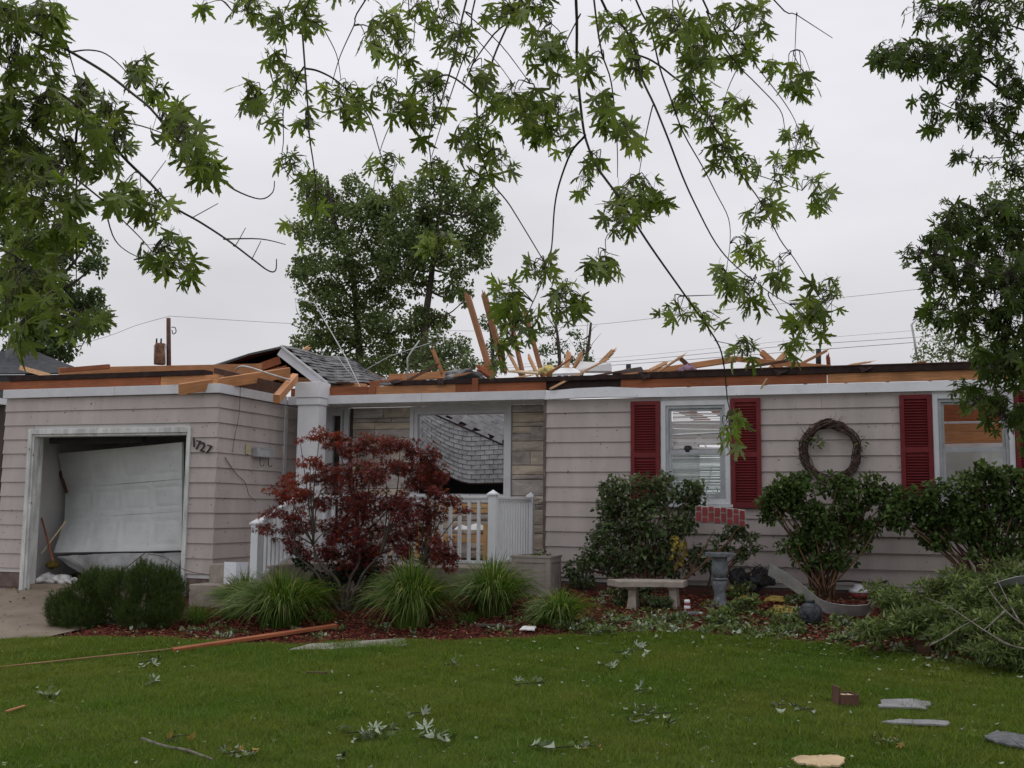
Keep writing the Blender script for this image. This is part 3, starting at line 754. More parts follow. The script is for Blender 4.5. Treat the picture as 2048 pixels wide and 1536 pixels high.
mb.add(vs,fs,True).build('pillow',M['foam'])
tag(bpy.data.objects['pillow'],'crumpled white pillow lying on the porch bench seat','pillow')
# ---------------- mailbox and lamp switch plate on garage side wall
mbx=thing('mailbox','dented grey metal mailbox with paper hooks on the beige garage side wall','mailbox')
a=PX(505,896,XS+.03); b=PX(538,916,XS+.03); za,zb=a.z,b.z
m_=MB(); yy0,yy1=a.y,b.y
m_.rng((XS+.028,yy0,zb),(XS+.12,yy1,zb+.012)); m_.rng((XS+.108,yy0,zb+.012),(XS+.12,yy1,za-.02)); m_.rng((XS+.028,yy0,zb+.012),(XS+.107,yy0+.012,za)); m_.rng((XS+.028,yy1-.012,zb+.012),(XS+.107,yy1,za)); m_.rng((XS+.028,yy0+.012,zb+.012),(XS+.036,yy1-.012,za+.02))
m_.build('box',M['metal'],mbx,0.003)
for k in (.25,.75):
    y=yy0+(yy1-yy0)*k; pts=[(XS+.09,y,zb),(XS+.09,y,zb-.10),(XS+.10,y+.02,zb-.125),(XS+.11,y+.05,zb-.125),(XS+.11,y+.065,zb-.10)]
    MB().tube(smooth_path(pts),.005,.004,6).build('hook',M['black'],mbx)
sp=MB(); q=PX(495,897,XS+.028); sp.rng((XS+.027,q.y-.05,q.z-.08),(XS+.045,q.y+.05,q.z+.06)); sp.rng((XS+.046,q.y-.02,q.z-.03),(XS+.052,q.y+.02,q.z+.0))
tag(sp.build('outlet_cover',M['cream'],None,0.004),'small cream outlet cover beside the mailbox','outlet cover')
tag(MB().tube(smooth_path([PX(481,770,XS+.09),PX(478,830,XS+.05),PX(470,870,XS+.035),PX(465,905,XS+.035)]),.003,.003,5).build('wire',M['black']),'thin wire hanging straight down the garage side wall','wire')
tag(MB().tube(smooth_path([PX(450,915,XS+.035),PX(470,945,XS+.04),PX(490,965,XS+.04),PX(498,990,XS+.05),PX(512,1003,XS+.05)]),.006,.003,5).build('dry_vine',M['twig']),'dry vine stem clinging to the garage side wall below the mailbox','vine')
# ================================================================== torn roof pieces
def lumber(p,q,w,h,m,label,cat='board',name='plank',roll=0.0,group=None,jag=0.01,bev=0.004):
    p=Vector(p);q=Vector(q);L_=(q-p).length; mb_=MB().beam((0,0,0),(L_,0,0),w,h,roll,jag=jag)
    if jag>.02:
        for e_,sg in ((0,-1),(L_,1)):
            for k in range(4):
                yy=random.uniform(-.35,.35)*w; zz=random.uniform(-.35,.35)*h; s_=.12*min(w,h)+.004; ln=random.uniform(.02,.11)
                mb_.add([(e_-sg*.01,yy-s_,zz-s_),(e_-sg*.01,yy+s_,zz-s_),(e_-sg*.01,yy,zz+s_*1.4),(e_+sg*ln,yy+random.uniform(-.01,.01),zz+random.uniform(-.01,.01))],[(0,1,2),(0,3,1),(1,3,2),(2,3,0)])
    o=mb_.build(name,m,None,bev)
    d=(q-p).normalized(); z=Vector((0,0,1)) if abs(d.z)<.97 else Vector((0,1,0)); y=z.cross(d).normalized(); z=d.cross(y)
    m4=Matrix((d,y,z)).transposed().to_4x4(); m4.translation=p; o.matrix_world=m4; return tag(o,label,cat,group)
lumber(PY(358,779,12.15),PY(580,745,13.5),.04,.145,M['wood'],'long orange plank jutting out over the garage corner',roll=.25)
lumber(PY(553,798,12.9),PY(590,755,13.9),.09,.12,M['wood'],'short orange plank end hanging beside the white porch column',roll=.1)
lumber(PY(118,748,14.2),PY(524,741,14.2),.05,.20,M['wood'],'orange beam lying level behind the garage eave',name='beam')
lumber(PY(120,741,13.9),PY(219,733,13.9),.04,.07,M['woodred'],'split red-brown sliver on top of the beam over the garage',cat='sliver',name='sliver')
lumber(PY(545,768,13.0),PY(430,741,13.4),.04,.08,M['wooddark'],'dark crosswise board under the gable fragment')
# gable fragment above the porch column
ga=thing('roof_fragment','torn gable roof fragment with grey shingles and white rake board above the porch','roof fragment')
A=PY(563,692,14.35); B=PY(656,768,14.4); Cc=PY(798,768,16.4); D=PY(702,722,16.7)
def slab(pts, t, m, parent, name):
    pts=[Vector(p) for p in pts]; n=(pts[1]-pts[0]).cross(pts[3]-pts[0]).normalized()
    if n.z<0: n=-n
    lo=[p-n*t for p in pts]
    return MB().add(pts+lo,[(0,1,2,3),(7,6,5,4),(0,4,5,1),(1,5,6,2),(2,6,7,3),(3,7,4,0)]).build(name,m,parent)
vs=[];fs=[]
nn0=((B-A).cross(D-A)).normalized()
if nn0.z<0: nn0=-nn0
for j in range(9):
    for i in range(9):
        p=A.lerp(B,j/8).lerp(D.lerp(Cc,j/8),i/8); vs.append(p-nn0*.035)
for j in range(8):
    for i in range(8): a=j*9+i; fs.append((a,a+1,a+10,a+9))
MB().add(vs,fs).build('roof_deck',M['wooddark'],ga).modifiers.new('s','SOLIDIFY').thickness=.02
# shingle courses with tabs
n1=((B-A).cross(D-A)).normalized()
if n1.z<0: n1=-n1
nr=11; SHG=mat('weathered_shingle',(.17,.17,.175),.9,.2,9,.5,160,objvar=.3)
for r in range(nr):
    v0,v1=r/nr,(r+1)/nr
    a0,a1=A.lerp(B,v0),A.lerp(B,v1+.012); d0,d1=D.lerp(Cc,v0),D.lerp(Cc,v1+.012)
    nt_=9; 
    for k in range(nt_):
        u0,u1=(k+(r%2)*.5)/nt_,(k+1+(r%2)*.5)/nt_-.004; u1=min(u1,1)
        if u0>=1: continue
        wav=lambda p,u,v: p+n1*(.045*sin(u*9+v*4)*u+random.uniform(0,.014))
        q=[wav(a0.lerp(d0,u0),u0,v0)+n1*.006,wav(a1.lerp(d1,u0),u0,v1)+n1*.02,wav(a1.lerp(d1,u1),u1,v1)+n1*.02,wav(a0.lerp(d0,u1),u1,v0)+n1*.006]
        lo=[p-n1*.012 for p in q]
        MB().add(q+lo,[(0,1,2,3),(7,6,5,4),(0,4,5,1),(1,5,6,2),(2,6,7,3),(3,7,4,0)]).build('shingle',SHG,ga)
MB().beam(PY(560,702,14.33),PY(648,770,14.36),.03,.14,up=(0,0,1)).build('rake_board',M['trim'],ga,0.004)
MB().beam(PY(562,692,14.30),PY(655,766,14.33),.07,.02).build('drip_edge',M['metal'],ga)
W0=PY(563,692,14.42); W1_=PY(425,733,14.42); W2=PY(400,738,16.6); W3_=PY(560,712,16.8); Wm=PY(500,706,14.42)
sl=slab([W0,Wm,PY(490,712,16),W3_],.03,M['shingledark'],ga,'roof_deck')
sl=slab([Wm,W1_,W2,PY(490,712,16)],.03,M['shingledark'],ga,'roof_deck')
for (a,b) in (((500,742,14.5),(560,720,14.6)),((470,748,14.6),(556,728,14.7)),((510,756,14.5),(575,738,14.6))):
    MB().beam(PY(*a),PY(*b),.04,.12).build('rafter',M['woodred'],ga)
MB().rng((-8.1,14.6,3.44),(-7.45,15.6,3.46)).build('ceiling_scrap',M['wooddark'],ga)
mb=MB(); mb.add([PY(425,735,14.80),PY(500,709,14.80),PY(564,696,14.80),PY(640,768,14.80),PY(560,775,14.80),PY(430,745,14.80)],[(0,1,2,3,4,5)])
mb.add([PY(425,738,14.80),PY(565,700,14.80),PY(640,768,14.80),PY(560,775,14.80),PY(430,745,14.80),PY(425,738,15.0),PY(565,700,15.0),PY(640,768,15.0),PY(560,775,15.0),PY(430,745,15.0)],[(0,1,2,3,4),(9,8,7,6,5),(0,5,6,1),(1,6,7,2),(2,7,8,3),(3,8,9,4),(4,9,5,0)]).build('gable_lining',M['woodred'],ga)
tag(MB().tube(smooth_path([PY(470,742,13.0),PY(480,733,12.9),PY(500,735,12.8),PY(540,748,12.8),PY(580,760,12.9)]),.012,.012,6).build('conduit',M['metal']),'curved grey conduit looped over the orange plank at the garage corner','conduit')
Yr=16.4
ST=[((935,592),(978,735),.085,.085,'studwood','leftmost of the tall brown studs sticking up from the wreck'),
 ((968,588),(1010,745),.085,.085,'studwood','tallest brown stud sticking up, second from the left'),
 ((1012,600),(1046,750),.05,.08,'studwood','brown stud sticking up behind the hanging maple leaves'),
 ((1048,615),(1085,752),.04,.07,'studwood','thin dark stud leaning at the right end of the tall studs'),
 ((1010,693),(1042,752),.11,.04,'woodpale','pale board leaning between the tall brown studs'),
 ((1057,712),(1076,752),.10,.04,'woodpale','short pale board stub right of the tall studs'),
 ((1137,708),(1131,750),.08,.04,'woodpale','pale upright stub beside the white foam sheets'),
 ((1163,708),(1143,750),.09,.04,'woodpale','pale slanting stub beside the white foam sheets'),
 ((1226,702),(1200,728),.09,.06,'woodpale','square board end raised above the white foam sheets'),
 ((866,702),(884,745),.09,.05,'wood','orange stub poking up left of the black tarp'),
 ((780,756),(905,749),.05,.12,'wood','orange board lying left of the black tarp'),
 ((770,768),(860,752),.05,.10,'woodpale','tapered pale board lying near the bent white mast'),
 ((960,735),(985,752),.16,.12,'woodred','brown block at the foot of the tall studs'),
 ((1300,741),(1331,726),.07,.05,'woodpale','short pale stub lying up on the long bent rafter'),
 ((1262,750),(1475,718),.05,.09,'wood','long rafter rising to the right behind the bedroom eave'),
 ((1472,718),(1662,736),.05,.08,'wood','long rafter falling to the right behind the bedroom eave'),
 ((1522,704),(1566,742),.05,.09,'wood','crossed brace sloping down right at the rafter ridge'),
 ((1578,700),(1536,744),.05,.08,'woodpale','crossed brace sloping down left at the rafter ridge'),
 ((1362,718),(1392,745),.06,.06,'wooddark','dark splintered end by the purple cloth'),
 ((590,712),(616,696),.08,.06,'woodpale','pale board end poking through the gable shingles'),
 ((1656,714),(1658,740),.05,.05,'woodred','small red-brown stub beside the black vent pipe'),
 ((560,757),(730,774),.05,.09,'wood','orange board lying behind the porch column capital'),
 ((1020,742),(1095,748),.30,.03,'ply','cream sheathing panel lying at the foot of the studs'),
]
for i,(a,b,w_,h_,m_,lb) in enumerate(ST):
    y=Yr+(i%3)*.25
    if '600' in str(a): y+=.4
    if 'capital' in lb: y=14.75
    if 'gable' in lb: y=15.3
    lumber(PY(*a,y),PY(*b,y+.1),w_,h_,M[m_],lb,cat='stud' if 'stud' in lb else 'board',name='stud' if 'stud' in lb else 'plank',roll=.3 if i<4 else random.uniform(-.3,.3),jag=.035)
lumber(PY(1218,717,14.6),PY(1100,778,14.15),.03,.028,M['woodpale'],'thin pale lath leaning down across the torn eave',cat='lath',name='lath')
lumber(PY(1534,757,14.1),PY(1522,777,14.15),.02,.02,M['cardboard'],'small splinter hanging on the eave above the wreath',cat='splinter',name='splinter')
SPL=[(455,'at the right end of the garage beam'),(648,'beside the porch column capital'),(742,'at the lower edge of the gable fragment'),(812,'at the foot of the bent white mast'),(912,'in front of the black tarp'),(1000,'in front of the tall brown studs'),(1088,'just left of the yellow foam scrap'),(1180,'in front of the larger white foam sheet'),(1242,'between the foam sheet and the black vent stub'),(1320,'below the short pale stub on the long rafter'),(1410,'just right of the purple cloth'),(1500,'below the rafter ridge'),(1600,'right of the crossed braces'),(1700,'right of the tall black vent pipe'),(1785,'above the shutter right of the wreath')]
for k,(px,where) in enumerate(SPL):
    y_=random.uniform(14.4,15.2); L_=random.uniform(.18,.5); a=random.uniform(-.5,.5)
    p=PY(px,750,y_); p.z=3.47+random.uniform(0,.03); q=p+Vector((cos(a)*L_,sin(a)*L_*.5,(.5 if k%3==0 else .12)*L_))
    lumber(p,q,random.uniform(.015,.05),random.uniform(.015,.04),M[['wood','woodpale','woodred','wooddark'][k%4]],'small wood splinter on the wall top '+where,'splinter','splinter',group='wood splinters along the torn wall top',jag=.04,bev=0)
for k,(px,where) in enumerate(((790,'below the bent white mast'),(880,'below the black tarp'),(1290,'above the left red shutter'),(1560,'above the left side of the wreath'),(1730,'between the wreath and the next shutter'))):
    p=PY(px,748,YR-.07); p.z=3.40; w_=random.uniform(.08,.2); hh=random.uniform(.05,.12)
    tag(MB().add([p+Vector((-w_/2,0,0)),p+Vector((-w_*.2,-.015,-hh)),p+Vector((w_*.15,-.01,-hh*.6)),p+Vector((w_*.5,-.02,-hh*random.uniform(.2,1))),p+Vector((w_*.55,0,0)),p+Vector((0,.06,.03))],[(0,1,2),(0,2,5),(2,3,4),(2,4,5)]).build('felt_scrap',M['tar']),'torn black felt scrap hanging on the eave '+where,'felt',group='felt scraps hanging along the eave')
# tarp, foam, insulation, cloth
def lump(name, c, r, m, label, cat, seed=0, n=14, flat=0.0, parent=None, noise=.25):
    rr=random.Random(seed); vs=[];fs=[]
    ph=[rr.uniform(0,6) for _ in range(6)]
    for j in range(n+1):
        th=pi*j/n
        for i in range(2*n):
            a=pi*i/n; d=1+noise*(sin(3*a+ph[0])*sin(2*th+ph[1])+.5*sin(7*a+ph[2])*sin(5*th+ph[3]))
            z=cos(th)*r[2]*d
            vs.append((c[0]+sin(th)*cos(a)*r[0]*d,c[1]+sin(th)*sin(a)*r[1]*d,c[2]+z))
    for j in range(n):
        for i in range(2*n):
            a=j*2*n+i; b=j*2*n+(i+1)%(2*n); fs.append((a,b,b+2*n,a+2*n))
    o=MB().add(vs,fs,True).build(name,m,parent)
    if label: tag(o,label,cat)
    return o
lump('tarp',PY(930,757,Yr-.6),(.30,.3,.12),M['tarp'],'crumpled black tarp lying left of the tall studs','tarp',3,noise=.3)
lump('insulation',PY(1096,742,Yr),(.12,.12,.07),M['yellowpale'],'scrap of yellow insulation at the foot of the thin stud','insulation',5,noise=.4)
lump('cloth',PY(1377,741,Yr),(.12,.1,.08),M['cloth'],'bunched purple cloth on the torn eave','cloth',6,noise=.3)
def sheetbox(pts, t, m, name, label, cat, parent=None):
    pts=[Vector(p) for p in pts]; n=(pts[1]-pts[0]).cross(pts[-1]-pts[0]).normalized(); k=len(pts)
    lo=[p+n*t for p in pts]
    fs=[tuple(range(k)),tuple(reversed(range(k,2*k)))]+[(i,(i+1)%k,(i+1)%k+k,i+k) for i in range(k)]
    o=MB().add(pts+lo,[tuple(reversed(f)) for f in fs]).build(name,m,parent)
    if label: tag(o,label,cat)
    return o
sheetbox([PY(1150,746,Yr+.2),PY(1224,746,Yr+.1),PY(1223,730,Yr+.1),PY(1163,727,Yr+.3)],.05,M['foam'],'foam_sheet','larger white foam sheet standing on the torn eave','foam sheet')
sheetbox([PY(1105,752,Yr-.2),PY(1165,750,Yr-.3),PY(1150,741,Yr),PY(1122,740,Yr)],.04,M['foam'],'foam_sheet','smaller white foam sheet lying left of the larger one','foam sheet')
sheetbox([PY(1225,750,Yr),PY(1290,749,Yr),PY(1283,737,Yr+.2),PY(1250,742,Yr+.2)],.03,M['tar'],'tar_paper_scrap','black tar paper scrap right of the white foam sheets','tar paper')
# vent pipes, masts
for (px,p0,p1,r,m_,lb) in ((1637,698,745,.04,'black','tall black vent pipe standing above the bedroom eave'),(1257,729,752,.04,'black','short black vent pipe stub right of the white foam sheets')):
    tag(MB().tube([PY(px,p1,Yr+.6),PY(px,p0,Yr+.6)],r,r,12).build('vent_pipe',M[m_]),lb,'vent pipe')
tag(MB().tube([PY(816,775,15.4),PY(815,716,15.4),PY(824,702,15.4),PY(839,681,15.4)],.014,.011,8).build('bent_mast',M['metal']),'bent white metal mast standing over the porch','mast')
tag(MB().tube([PY(722,778,14.3),PY(690,712,15),PY(640,625,15.2),PY(629,606,15.3),PY(590,597,15.4),PY(593,620,15.4),PY(612,662,15.4)],.009,.007,6).build('bent_antenna',M['metal']),'thin bent antenna rod leaning over the shingled gable fragment','antenna')
tag(MB().tube([PY(712,760,14.6),PY(690,735,14.6),PY(672,709,14.6)],.008,.006,6).build('thin_rod',M['metal']),'short thin rod leaning on the shingled gable fragment','rod')
tag(MB().tube([PY(722,745,15.3),PY(780,712,15.5),PY(860,686,15.7)],.007,.006,6).build('thin_rod',M['metal']),'thin rod slanting up right behind the bent white mast','rod')
tag(MB().tube([PY(1834,716,19),PY(1829,680,19),PY(1823,650,19),PY(1834,636,19)],.02,.018,8).build('bent_mast',M['metal']),'distant bent metal mast near the right edge trees','mast')
# ---------------- collapsed roof plane behind the picture window
cr=thing('collapsed_roof','sagging grey shingled roof plane collapsed behind the picture window','collapsed roof')
def s1(s,r):
    yl=800+r*6.3; D_=(44+r*2.6)*(1-(1-min(s/.6,1))**2)-7*max(0,s-.6)/.4
    px=828+s*195; py=yl+D_+s*(r*1.0)
    return px,py
def s1w(s,r,off=0.0):
    px,py=s1(s,r); Y=16.6-(py-800)/180*1.35
    p=PY(px,py,Y); p.y-=off; return p
def hipy(px): return 818+(px-845)*(893-818)/(1014-845)
NR=13
for r in range(-6,NR):
    off=(r%2)*.5; nt_=11
    for k in range(-1,nt_):
        s0=(k+off)/nt_+.0028; s1_=(k+1+off)/nt_-.0028
        if s1_<=0 or s0>=1: continue
        s0=max(s0,0);s1_=min(s1_,1); sm=(s0+s1_)/2
        px,py=s1(sm,r+.5)
        if py<hipy(px)-3: continue
        o=.014+random.uniform(0,.006)
        q=[s1w(s0,r),s1w(s0,r+1.06,o),s1w(sm,r+1.06,o),s1w(s1_,r+1.06,o),s1w(s1_,r),s1w(sm,r)]
        b=[p+Vector((0,.012,0)) for p in q]; k_=6
        MB().add(q+b,[(0,1,2,5),(5,2,3,4)]+[(11,8,7,6),(10,9,8,11)]+[(0,6,7,1),(1,7,8,2),(2,8,9,3),(3,9,10,4)]).build('shingle',M['shingle'],cr)
# second plane above the hip, courses running the other way
def s2w(u,v,off=0.0):
    # u along the hip, v away from it (up right)
    hx=845+u*180; hy=hipy(hx); px=hx+v*95+8*sin(u*3)*v; py=hy-v*100
    Y=16.6-(py-800)/180*1.35+.25*v; p=PY(px,py,Y); p.y-=off; return p
nu_,nv_=13,8
for i in range(-5,nu_+1):
    for j in range(nv_):
        o_=(i%2)*.5/nv_
        v0,v1=j/nv_+o_+.003,(j+1)/nv_+o_-.003; u0,u1=i/nu_,(i+1.06)/nu_
        q=[s2w(u0,v0,.015),s2w(u1,v0,.002),s2w(u1,v1,.002),s2w(u0,v1,.015)]
        if q[0].z>3.45 or q[2].x>-4.3: 
            if (q[0].z>3.7 or q[0].x>-4.2): continue
        b=[p+Vector((0,.01,0)) for p in q]
        MB().add(q+b,[(3,2,1,0),(4,5,6,7),(0,4,7,3),(1,5,4,0),(2,6,5,1),(3,7,6,2)]).build('shingle',M['shingle'],cr)
vs=[];fs=[]
for r in range(-6,NR+1):
    for s_ in range(13):
        px,py=s1(s_/12,r); px2,py2=px,max(py,hipy(px)-4); p=PY(px2,py2,16.6-(py2-800)/180*1.35); p.y+=.03; vs.append(p)
for j in range(NR+6):
    for i in range(12): a=j*13+i; fs.append((a,a+1,a+14,a+13))
MB().add(vs,fs).build('felt',M['tar'],cr)
vs=[];fs=[]
for i in range(13):
    for j in range(6): p=s2w((i-4)/8,j/5*1.15-.02); p.y+=.04; p.z=min(p.z,3.25); p.x=min(p.x,-4.6); vs.append(p)
for i in range(12):
    for j in range(5): a=i*6+j; fs.append((a,a+1,a+7,a+6))
MB().add(vs,fs).build('felt',M['tar'],cr)
hp=[]
for k in range(12):
    u=k/11; px=845+u*172; p=PY(px,hipy(px),16.6-(hipy(px)-800)/180*1.35-.03); hp.append(p)
MB().tube(hp,.012,.012,5).build('hip_line',M['tar'],cr)
MB().beam(PY(905,832,15.8),PY(955,822,15.9),.05,.012).build('loose_flashing',M['trim'],cr)
edge=[s1w(s/14,NR+.05,.03) for s in range(15)]
MB().tube(edge,.014,.014,5).build('eave_edge',M['tar'],cr)
# boards fallen behind the right bedroom window
for k,(p0,p1,mt,h,lb) in enumerate(((806,845,'woodred',.22,'dark orange board highest behind the right-hand window'),(848,864,'wood',.11,'bright orange board in the middle behind the right-hand window'),(866,886,'wood',.14,'lowest orange board behind the right-hand window'))):
    lumber(PY(1872,(p0+p1)/2+1,15.1),PY(2075,(p0+p1)/2-3,15.3),.04,h,M[mt],lb)
lumber(PY(1885,846,14.9),PY(2040,843,14.9),.02,.02,M['trim'],'thin white rod in front of boards behind the right-hand window',cat='rod',name='rod')
sheetbox([PY(1885,990,15.9),PY(1962,990,15.9),PY(1962,888,15.9),PY(1885,886,15.9)],.04,M['inner'],'drywall_sheet','white drywall sheet standing behind the right-hand window','panel')

# ================================================================== utility lines and neighbours
up=thing('utility_pole','brown utility pole with a rusty transformer behind the garage','utility pole')
D0=46
MB().tube([PD(338,800,D0),PD(337,636,D0)],.11,.09,10).build('pole',mat('creosote_pole',(.14,.07,.055),.9,.2,6),up)
MB().lathe(PD(319,729,D0-.3),[(0,0),(.22,0),(.23,.05),(.23,.80),(.2,.88),(0,.9)],16).build('transformer',mat('rusty_transformer',(.22,.11,.07),.8,.35,3),up)
mb=MB(); mb.tube([PD(309,729,D0-.3),PD(309,690,D0-.3)],.03,.03,5); mb.tube([PD(330,729,D0-.3),PD(330,690,D0-.3)],.03,.03,5); mb.build('bracket',M['metal'],up)
mb=MB()
for x in (313,322): mb.lathe(PD(x,686,D0-.3),[(0,0),(.04,0),(.03,.08),(.04,.12),(.02,.2),(0,.2)],8)
mb.build('bushing',M['black'],up)
MB().tube(smooth_path([PD(343,655,D0),PD(350,655,D0),PD(352,664,D0),PD(346,668,D0),PD(344,660,D0)]),.02,.02,5).build('insulator_loop',M['black'],up)
def wire(pts, label, r=.012): tag(MB().tube(smooth_path(pts,6),r*.65,r*.65,4,cap=False).build('power_line',M['black']),label,'power line')
wire([PD(337,633,46),PD(275,650,48),PD(150,690,52),PD(-200,760,60)],'power line running left from the utility pole top',.013)
wire([PD(337,632,46),PD(600,648,50),PD(940,662,54),PD(1180,650,52),PD(1500,614,50),PD(1840,578,48),PD(2300,520,46)],'highest power line running right from the utility pole top',.013)
wire([PD(900,752,54),PD(1245,729,50),PD(1550,706,48),PD(1840,684,46),PD(2300,650,44)],'lowest power line crossing behind the bedroom eave',.016)
wire([PD(900,742,54),PD(1245,722,50),PD(1550,694,48),PD(1840,674,46),PD(2300,640,44)],'middle power line crossing behind the bedroom eave',.014)
wire([PD(900,738,54),PD(1245,714,50),PD(1550,684,48),PD(1840,660,46),PD(2300,622,44)],'faint upper one of the three low power lines',.008)
nb=thing('neighbour_house','neighbour house with dark shingled hip roof left of the garage','house')
q=PD(60,705,26)
MB().add([PD(-420,752,24),PD(178,745,24),PD(70,702,27),PD(-420,702,27),PD(-420,752,34),PD(178,748,34)],[(0,1,2,3),(1,5,2),(3,2,5,4)]).build('roof',mat('neighbour_shingle',(.055,.058,.065),.9,.3,8),nb)
MB().add([PD(-420,752,24.3),PD(165,749,24.3),PD(160,1040,24.3),PD(-420,1040,24.3)],[(3,2,1,0)]).build('wall',M['shingledark'],nb)
MB().beam(PD(40,735,23.9),PD(100,752,23.9),.05,.10).build('broken_rafter',M['woodpale'],nb)
nw=MB(); a=PY(-60,812,14.5); b=PY(9,812,14.5); nw.rng((a.x-3,14.5,.3),(b.x,22,a.z)); 
tag(nw.build('shed',mat('dark_brown_siding',(.075,.06,.05),.8,.15,4)),'dark brown shed wall just left of the garage','shed')
MB().rng((a.x-3.2,14.3,a.z+.003),(b.x+.05,22.2,a.z+.10)).build('roof_edge',M['trim'],bpy.data.objects['shed'])
fl=thing('chimney_flue','grey metal chimney flue with a cap above the neighbour roof','chimney flue')
MB().tube([PD(20,740,26),PD(43,588,26)],.15,.14,14).build('pipe',M['metal'],fl)
MB().tube([PD(43,586,26),PD(44,582,26)],.24,.24,14).build('cap',M['metal'],fl); MB().tube([PD(44,578,26),PD(45,573,26)],.22,.2,14).build('cap',M['metal'],fl)
MB().tube([PD(43,582,26),PD(44,578,26)],.12,.12,10).build('collar',M['metal'],fl)

# ================================================================== background trees
def tree(label, trunk, limbs, clumps, D, lm, size, dens, cat='tree', name='tree', tr=(.18,.05), group=None, subn=17, shade=None, tmpl=(OV,OF)):
    t=thing(name,label,cat,group)
    mb=MB(); P=smooth_path([PD(x,y,D) for x,y in trunk]); mb.tube(P,tr[0],tr[1],8); mb.build('trunk',M['bark'],t)
    mb=MB(); cl=[]
    for (px,py,rx,ry) in clumps:
        c,r=E(px,py,rx,ry,D=D+RNG.uniform(-1,1)*.03*D,deep=.9)
        n=int(dens*rx*ry/900.); cl.append((c,r,n))
        q=min(P,key=lambda p:(p-Vector(c)).length+ (2 if p.z>c[2] else 0))
        c2=Vector(c); mid=(q+c2)/2+Vector((0,0,-.2*(c2-q).length)); mb.tube(smooth_path([q,mid,c2],3),tr[1]*.8,.012,5)
    for L_ in limbs: mb.tube(smooth_path([PD(x,y,D) for x,y in L_]),tr[1]*.9,.02,6)
    mb.build('limbs',M['bark'],t)
    foliage('crown',cl,tmpl,lm,size,parent=t,subn=subn,subr=.48,droop=.3)['kind']='stuff'
    return t
tree('tall leafy tree with a dark trunk, left of the pair behind the roof',[(722,760),(712,610),(700,520),(668,440),(655,360)],[[(700,530),(740,420)],[(705,600),(640,520)]],
 [(645,385,50,42),(700,395,50,50),(620,450,45,35),(740,430,45,45),(670,450,50,45),(610,515,45,28),(690,515,50,45),(750,500,40,40),(640,560,55,35),(720,570,50,40),(610,540,40,18),(650,610,55,40),(720,640,60,45),(780,590,35,40),(640,665,55,35),(700,700,70,40),(780,660,50,45),(790,720,50,35),(840,640,25,30),(610,690,30,22),(760,450,30,40),(770,540,34,34),(820,700,40,34),(750,740,60,30)],36,LM['far'],.125,480,tr=(.13,.045))
tree('bare-trunked tree with a broad crown, right of the pair behind the roof',[(852,745),(850,650),(862,560),(870,480),(880,420)],[[(866,520),(920,450)],[(868,500),(800,430)]],
 [(880,365,50,38),(830,400,45,40),(920,390,45,40),(960,420,42,38),(880,440,55,45),(800,460,45,45),(940,470,50,40),(985,450,24,30),(850,500,50,40),(910,530,40,35),(820,530,40,32),(800,500,40,40),(950,520,30,22),(900,580,22,25),(930,575,20,20),(930,600,12,16),(840,575,35,22),(975,400,22,20),(790,545,34,26),(770,420,30,30),(830,640,40,30),(870,640,34,26)],35,LM['far'],.125,480,tr=(.14,.05))
tree('low rounded bushy tree behind the bent white mast',[(885,780),(885,720)],[],[(870,690,35,35),(910,700,35,32),(850,720,35,30),(935,725,20,22),(890,740,50,20)],33,LM['farpale'],.11,480,tr=(.1,.05))
for i,(a,b,lb) in enumerate((((985,760),(978,640),'thin shredded tree just behind the tall studs'),((1118,760),(1112,650),'thin shredded tree with round leaf tufts behind the pale stubs'),((1160,760),(1182,645),'thin broken tree with bare twigs at the right of the tufted trees'))):
    cs=[[(980,640,22,20),(990,690,26,22),(1000,600,22,16),(985,730,25,20)],[(1100,660,18,14),(1120,690,18,14),(1090,700,16,14),(1105,735,22,18)],[(1150,665,16,12),(1165,695,18,14),(1140,720,16,12),(1175,720,14,14)]][i]
    t=tree(lb,[a,((a[0]+b[0])/2+4,(a[1]+b[1])/2),b],[],cs,48,LM['fardark'],.13,460,tr=(.09,.05),name='thin_tree',group='shredded thin trees far behind the studs')
    mb=MB()
    for k in range(9):
        u=random.random(); p=PD(a[0]*(1-u)+b[0]*u,a[1]*(1-u)+b[1]*u,48); d=Vector((random.uniform(-1,1)*.8,random.uniform(-.5,.5),random.uniform(.3,1.2))); mb.tube([p,p+d*.6+Vector((0,0,.1)),p+d*1.1],.02,.006,4)
    mb.build('bare_twigs',M['bark'],t)
tree('dark spreading tree behind the neighbour house and flue',[(60,820),(70,700),(80,560)],[],[(40,480,60,45),(120,480,55,40),(180,480,32,22),(30,560,60,50),(110,560,60,50),(190,530,32,25),(60,640,60,50),(140,630,60,45),(200,640,22,30),(130,690,40,30),(190,600,25,25),(60,700,50,30)],30,LM['fardark'],.12,460,tr=(.25,.1))
tree('pale feathery tree low beyond the right end of the roof',[(1905,780),(1900,700)],[],[(1870,650,35,30),(1915,680,45,35),(1850,705,30,22),(1960,700,50,35),(1900,720,60,22)],40,LM['farpale'],.11,300,tr=(.1,.04))
tree('pale slender tree high at the right edge behind the dark leaves',[(2060,900),(2050,600),(2035,400)],[],[(2005,370,30,22),(2035,400,30,30),(2000,420,25,18),(2040,450,30,30)],34,LM['farpale'],.11,260,tr=(.15,.04))
# far hedge line low on the horizon
cl=[]
for k in range(46):
    a=-70+k*3.4; cl.append(((a,75+random.uniform(-6,6),1.5),(3.2,2.5,random.uniform(1.8,2.8)),260))
o=foliage('far_treeline',cl,(OV,OF),LM['fardark'],.45,subn=8); tag(o,kind='stuff')

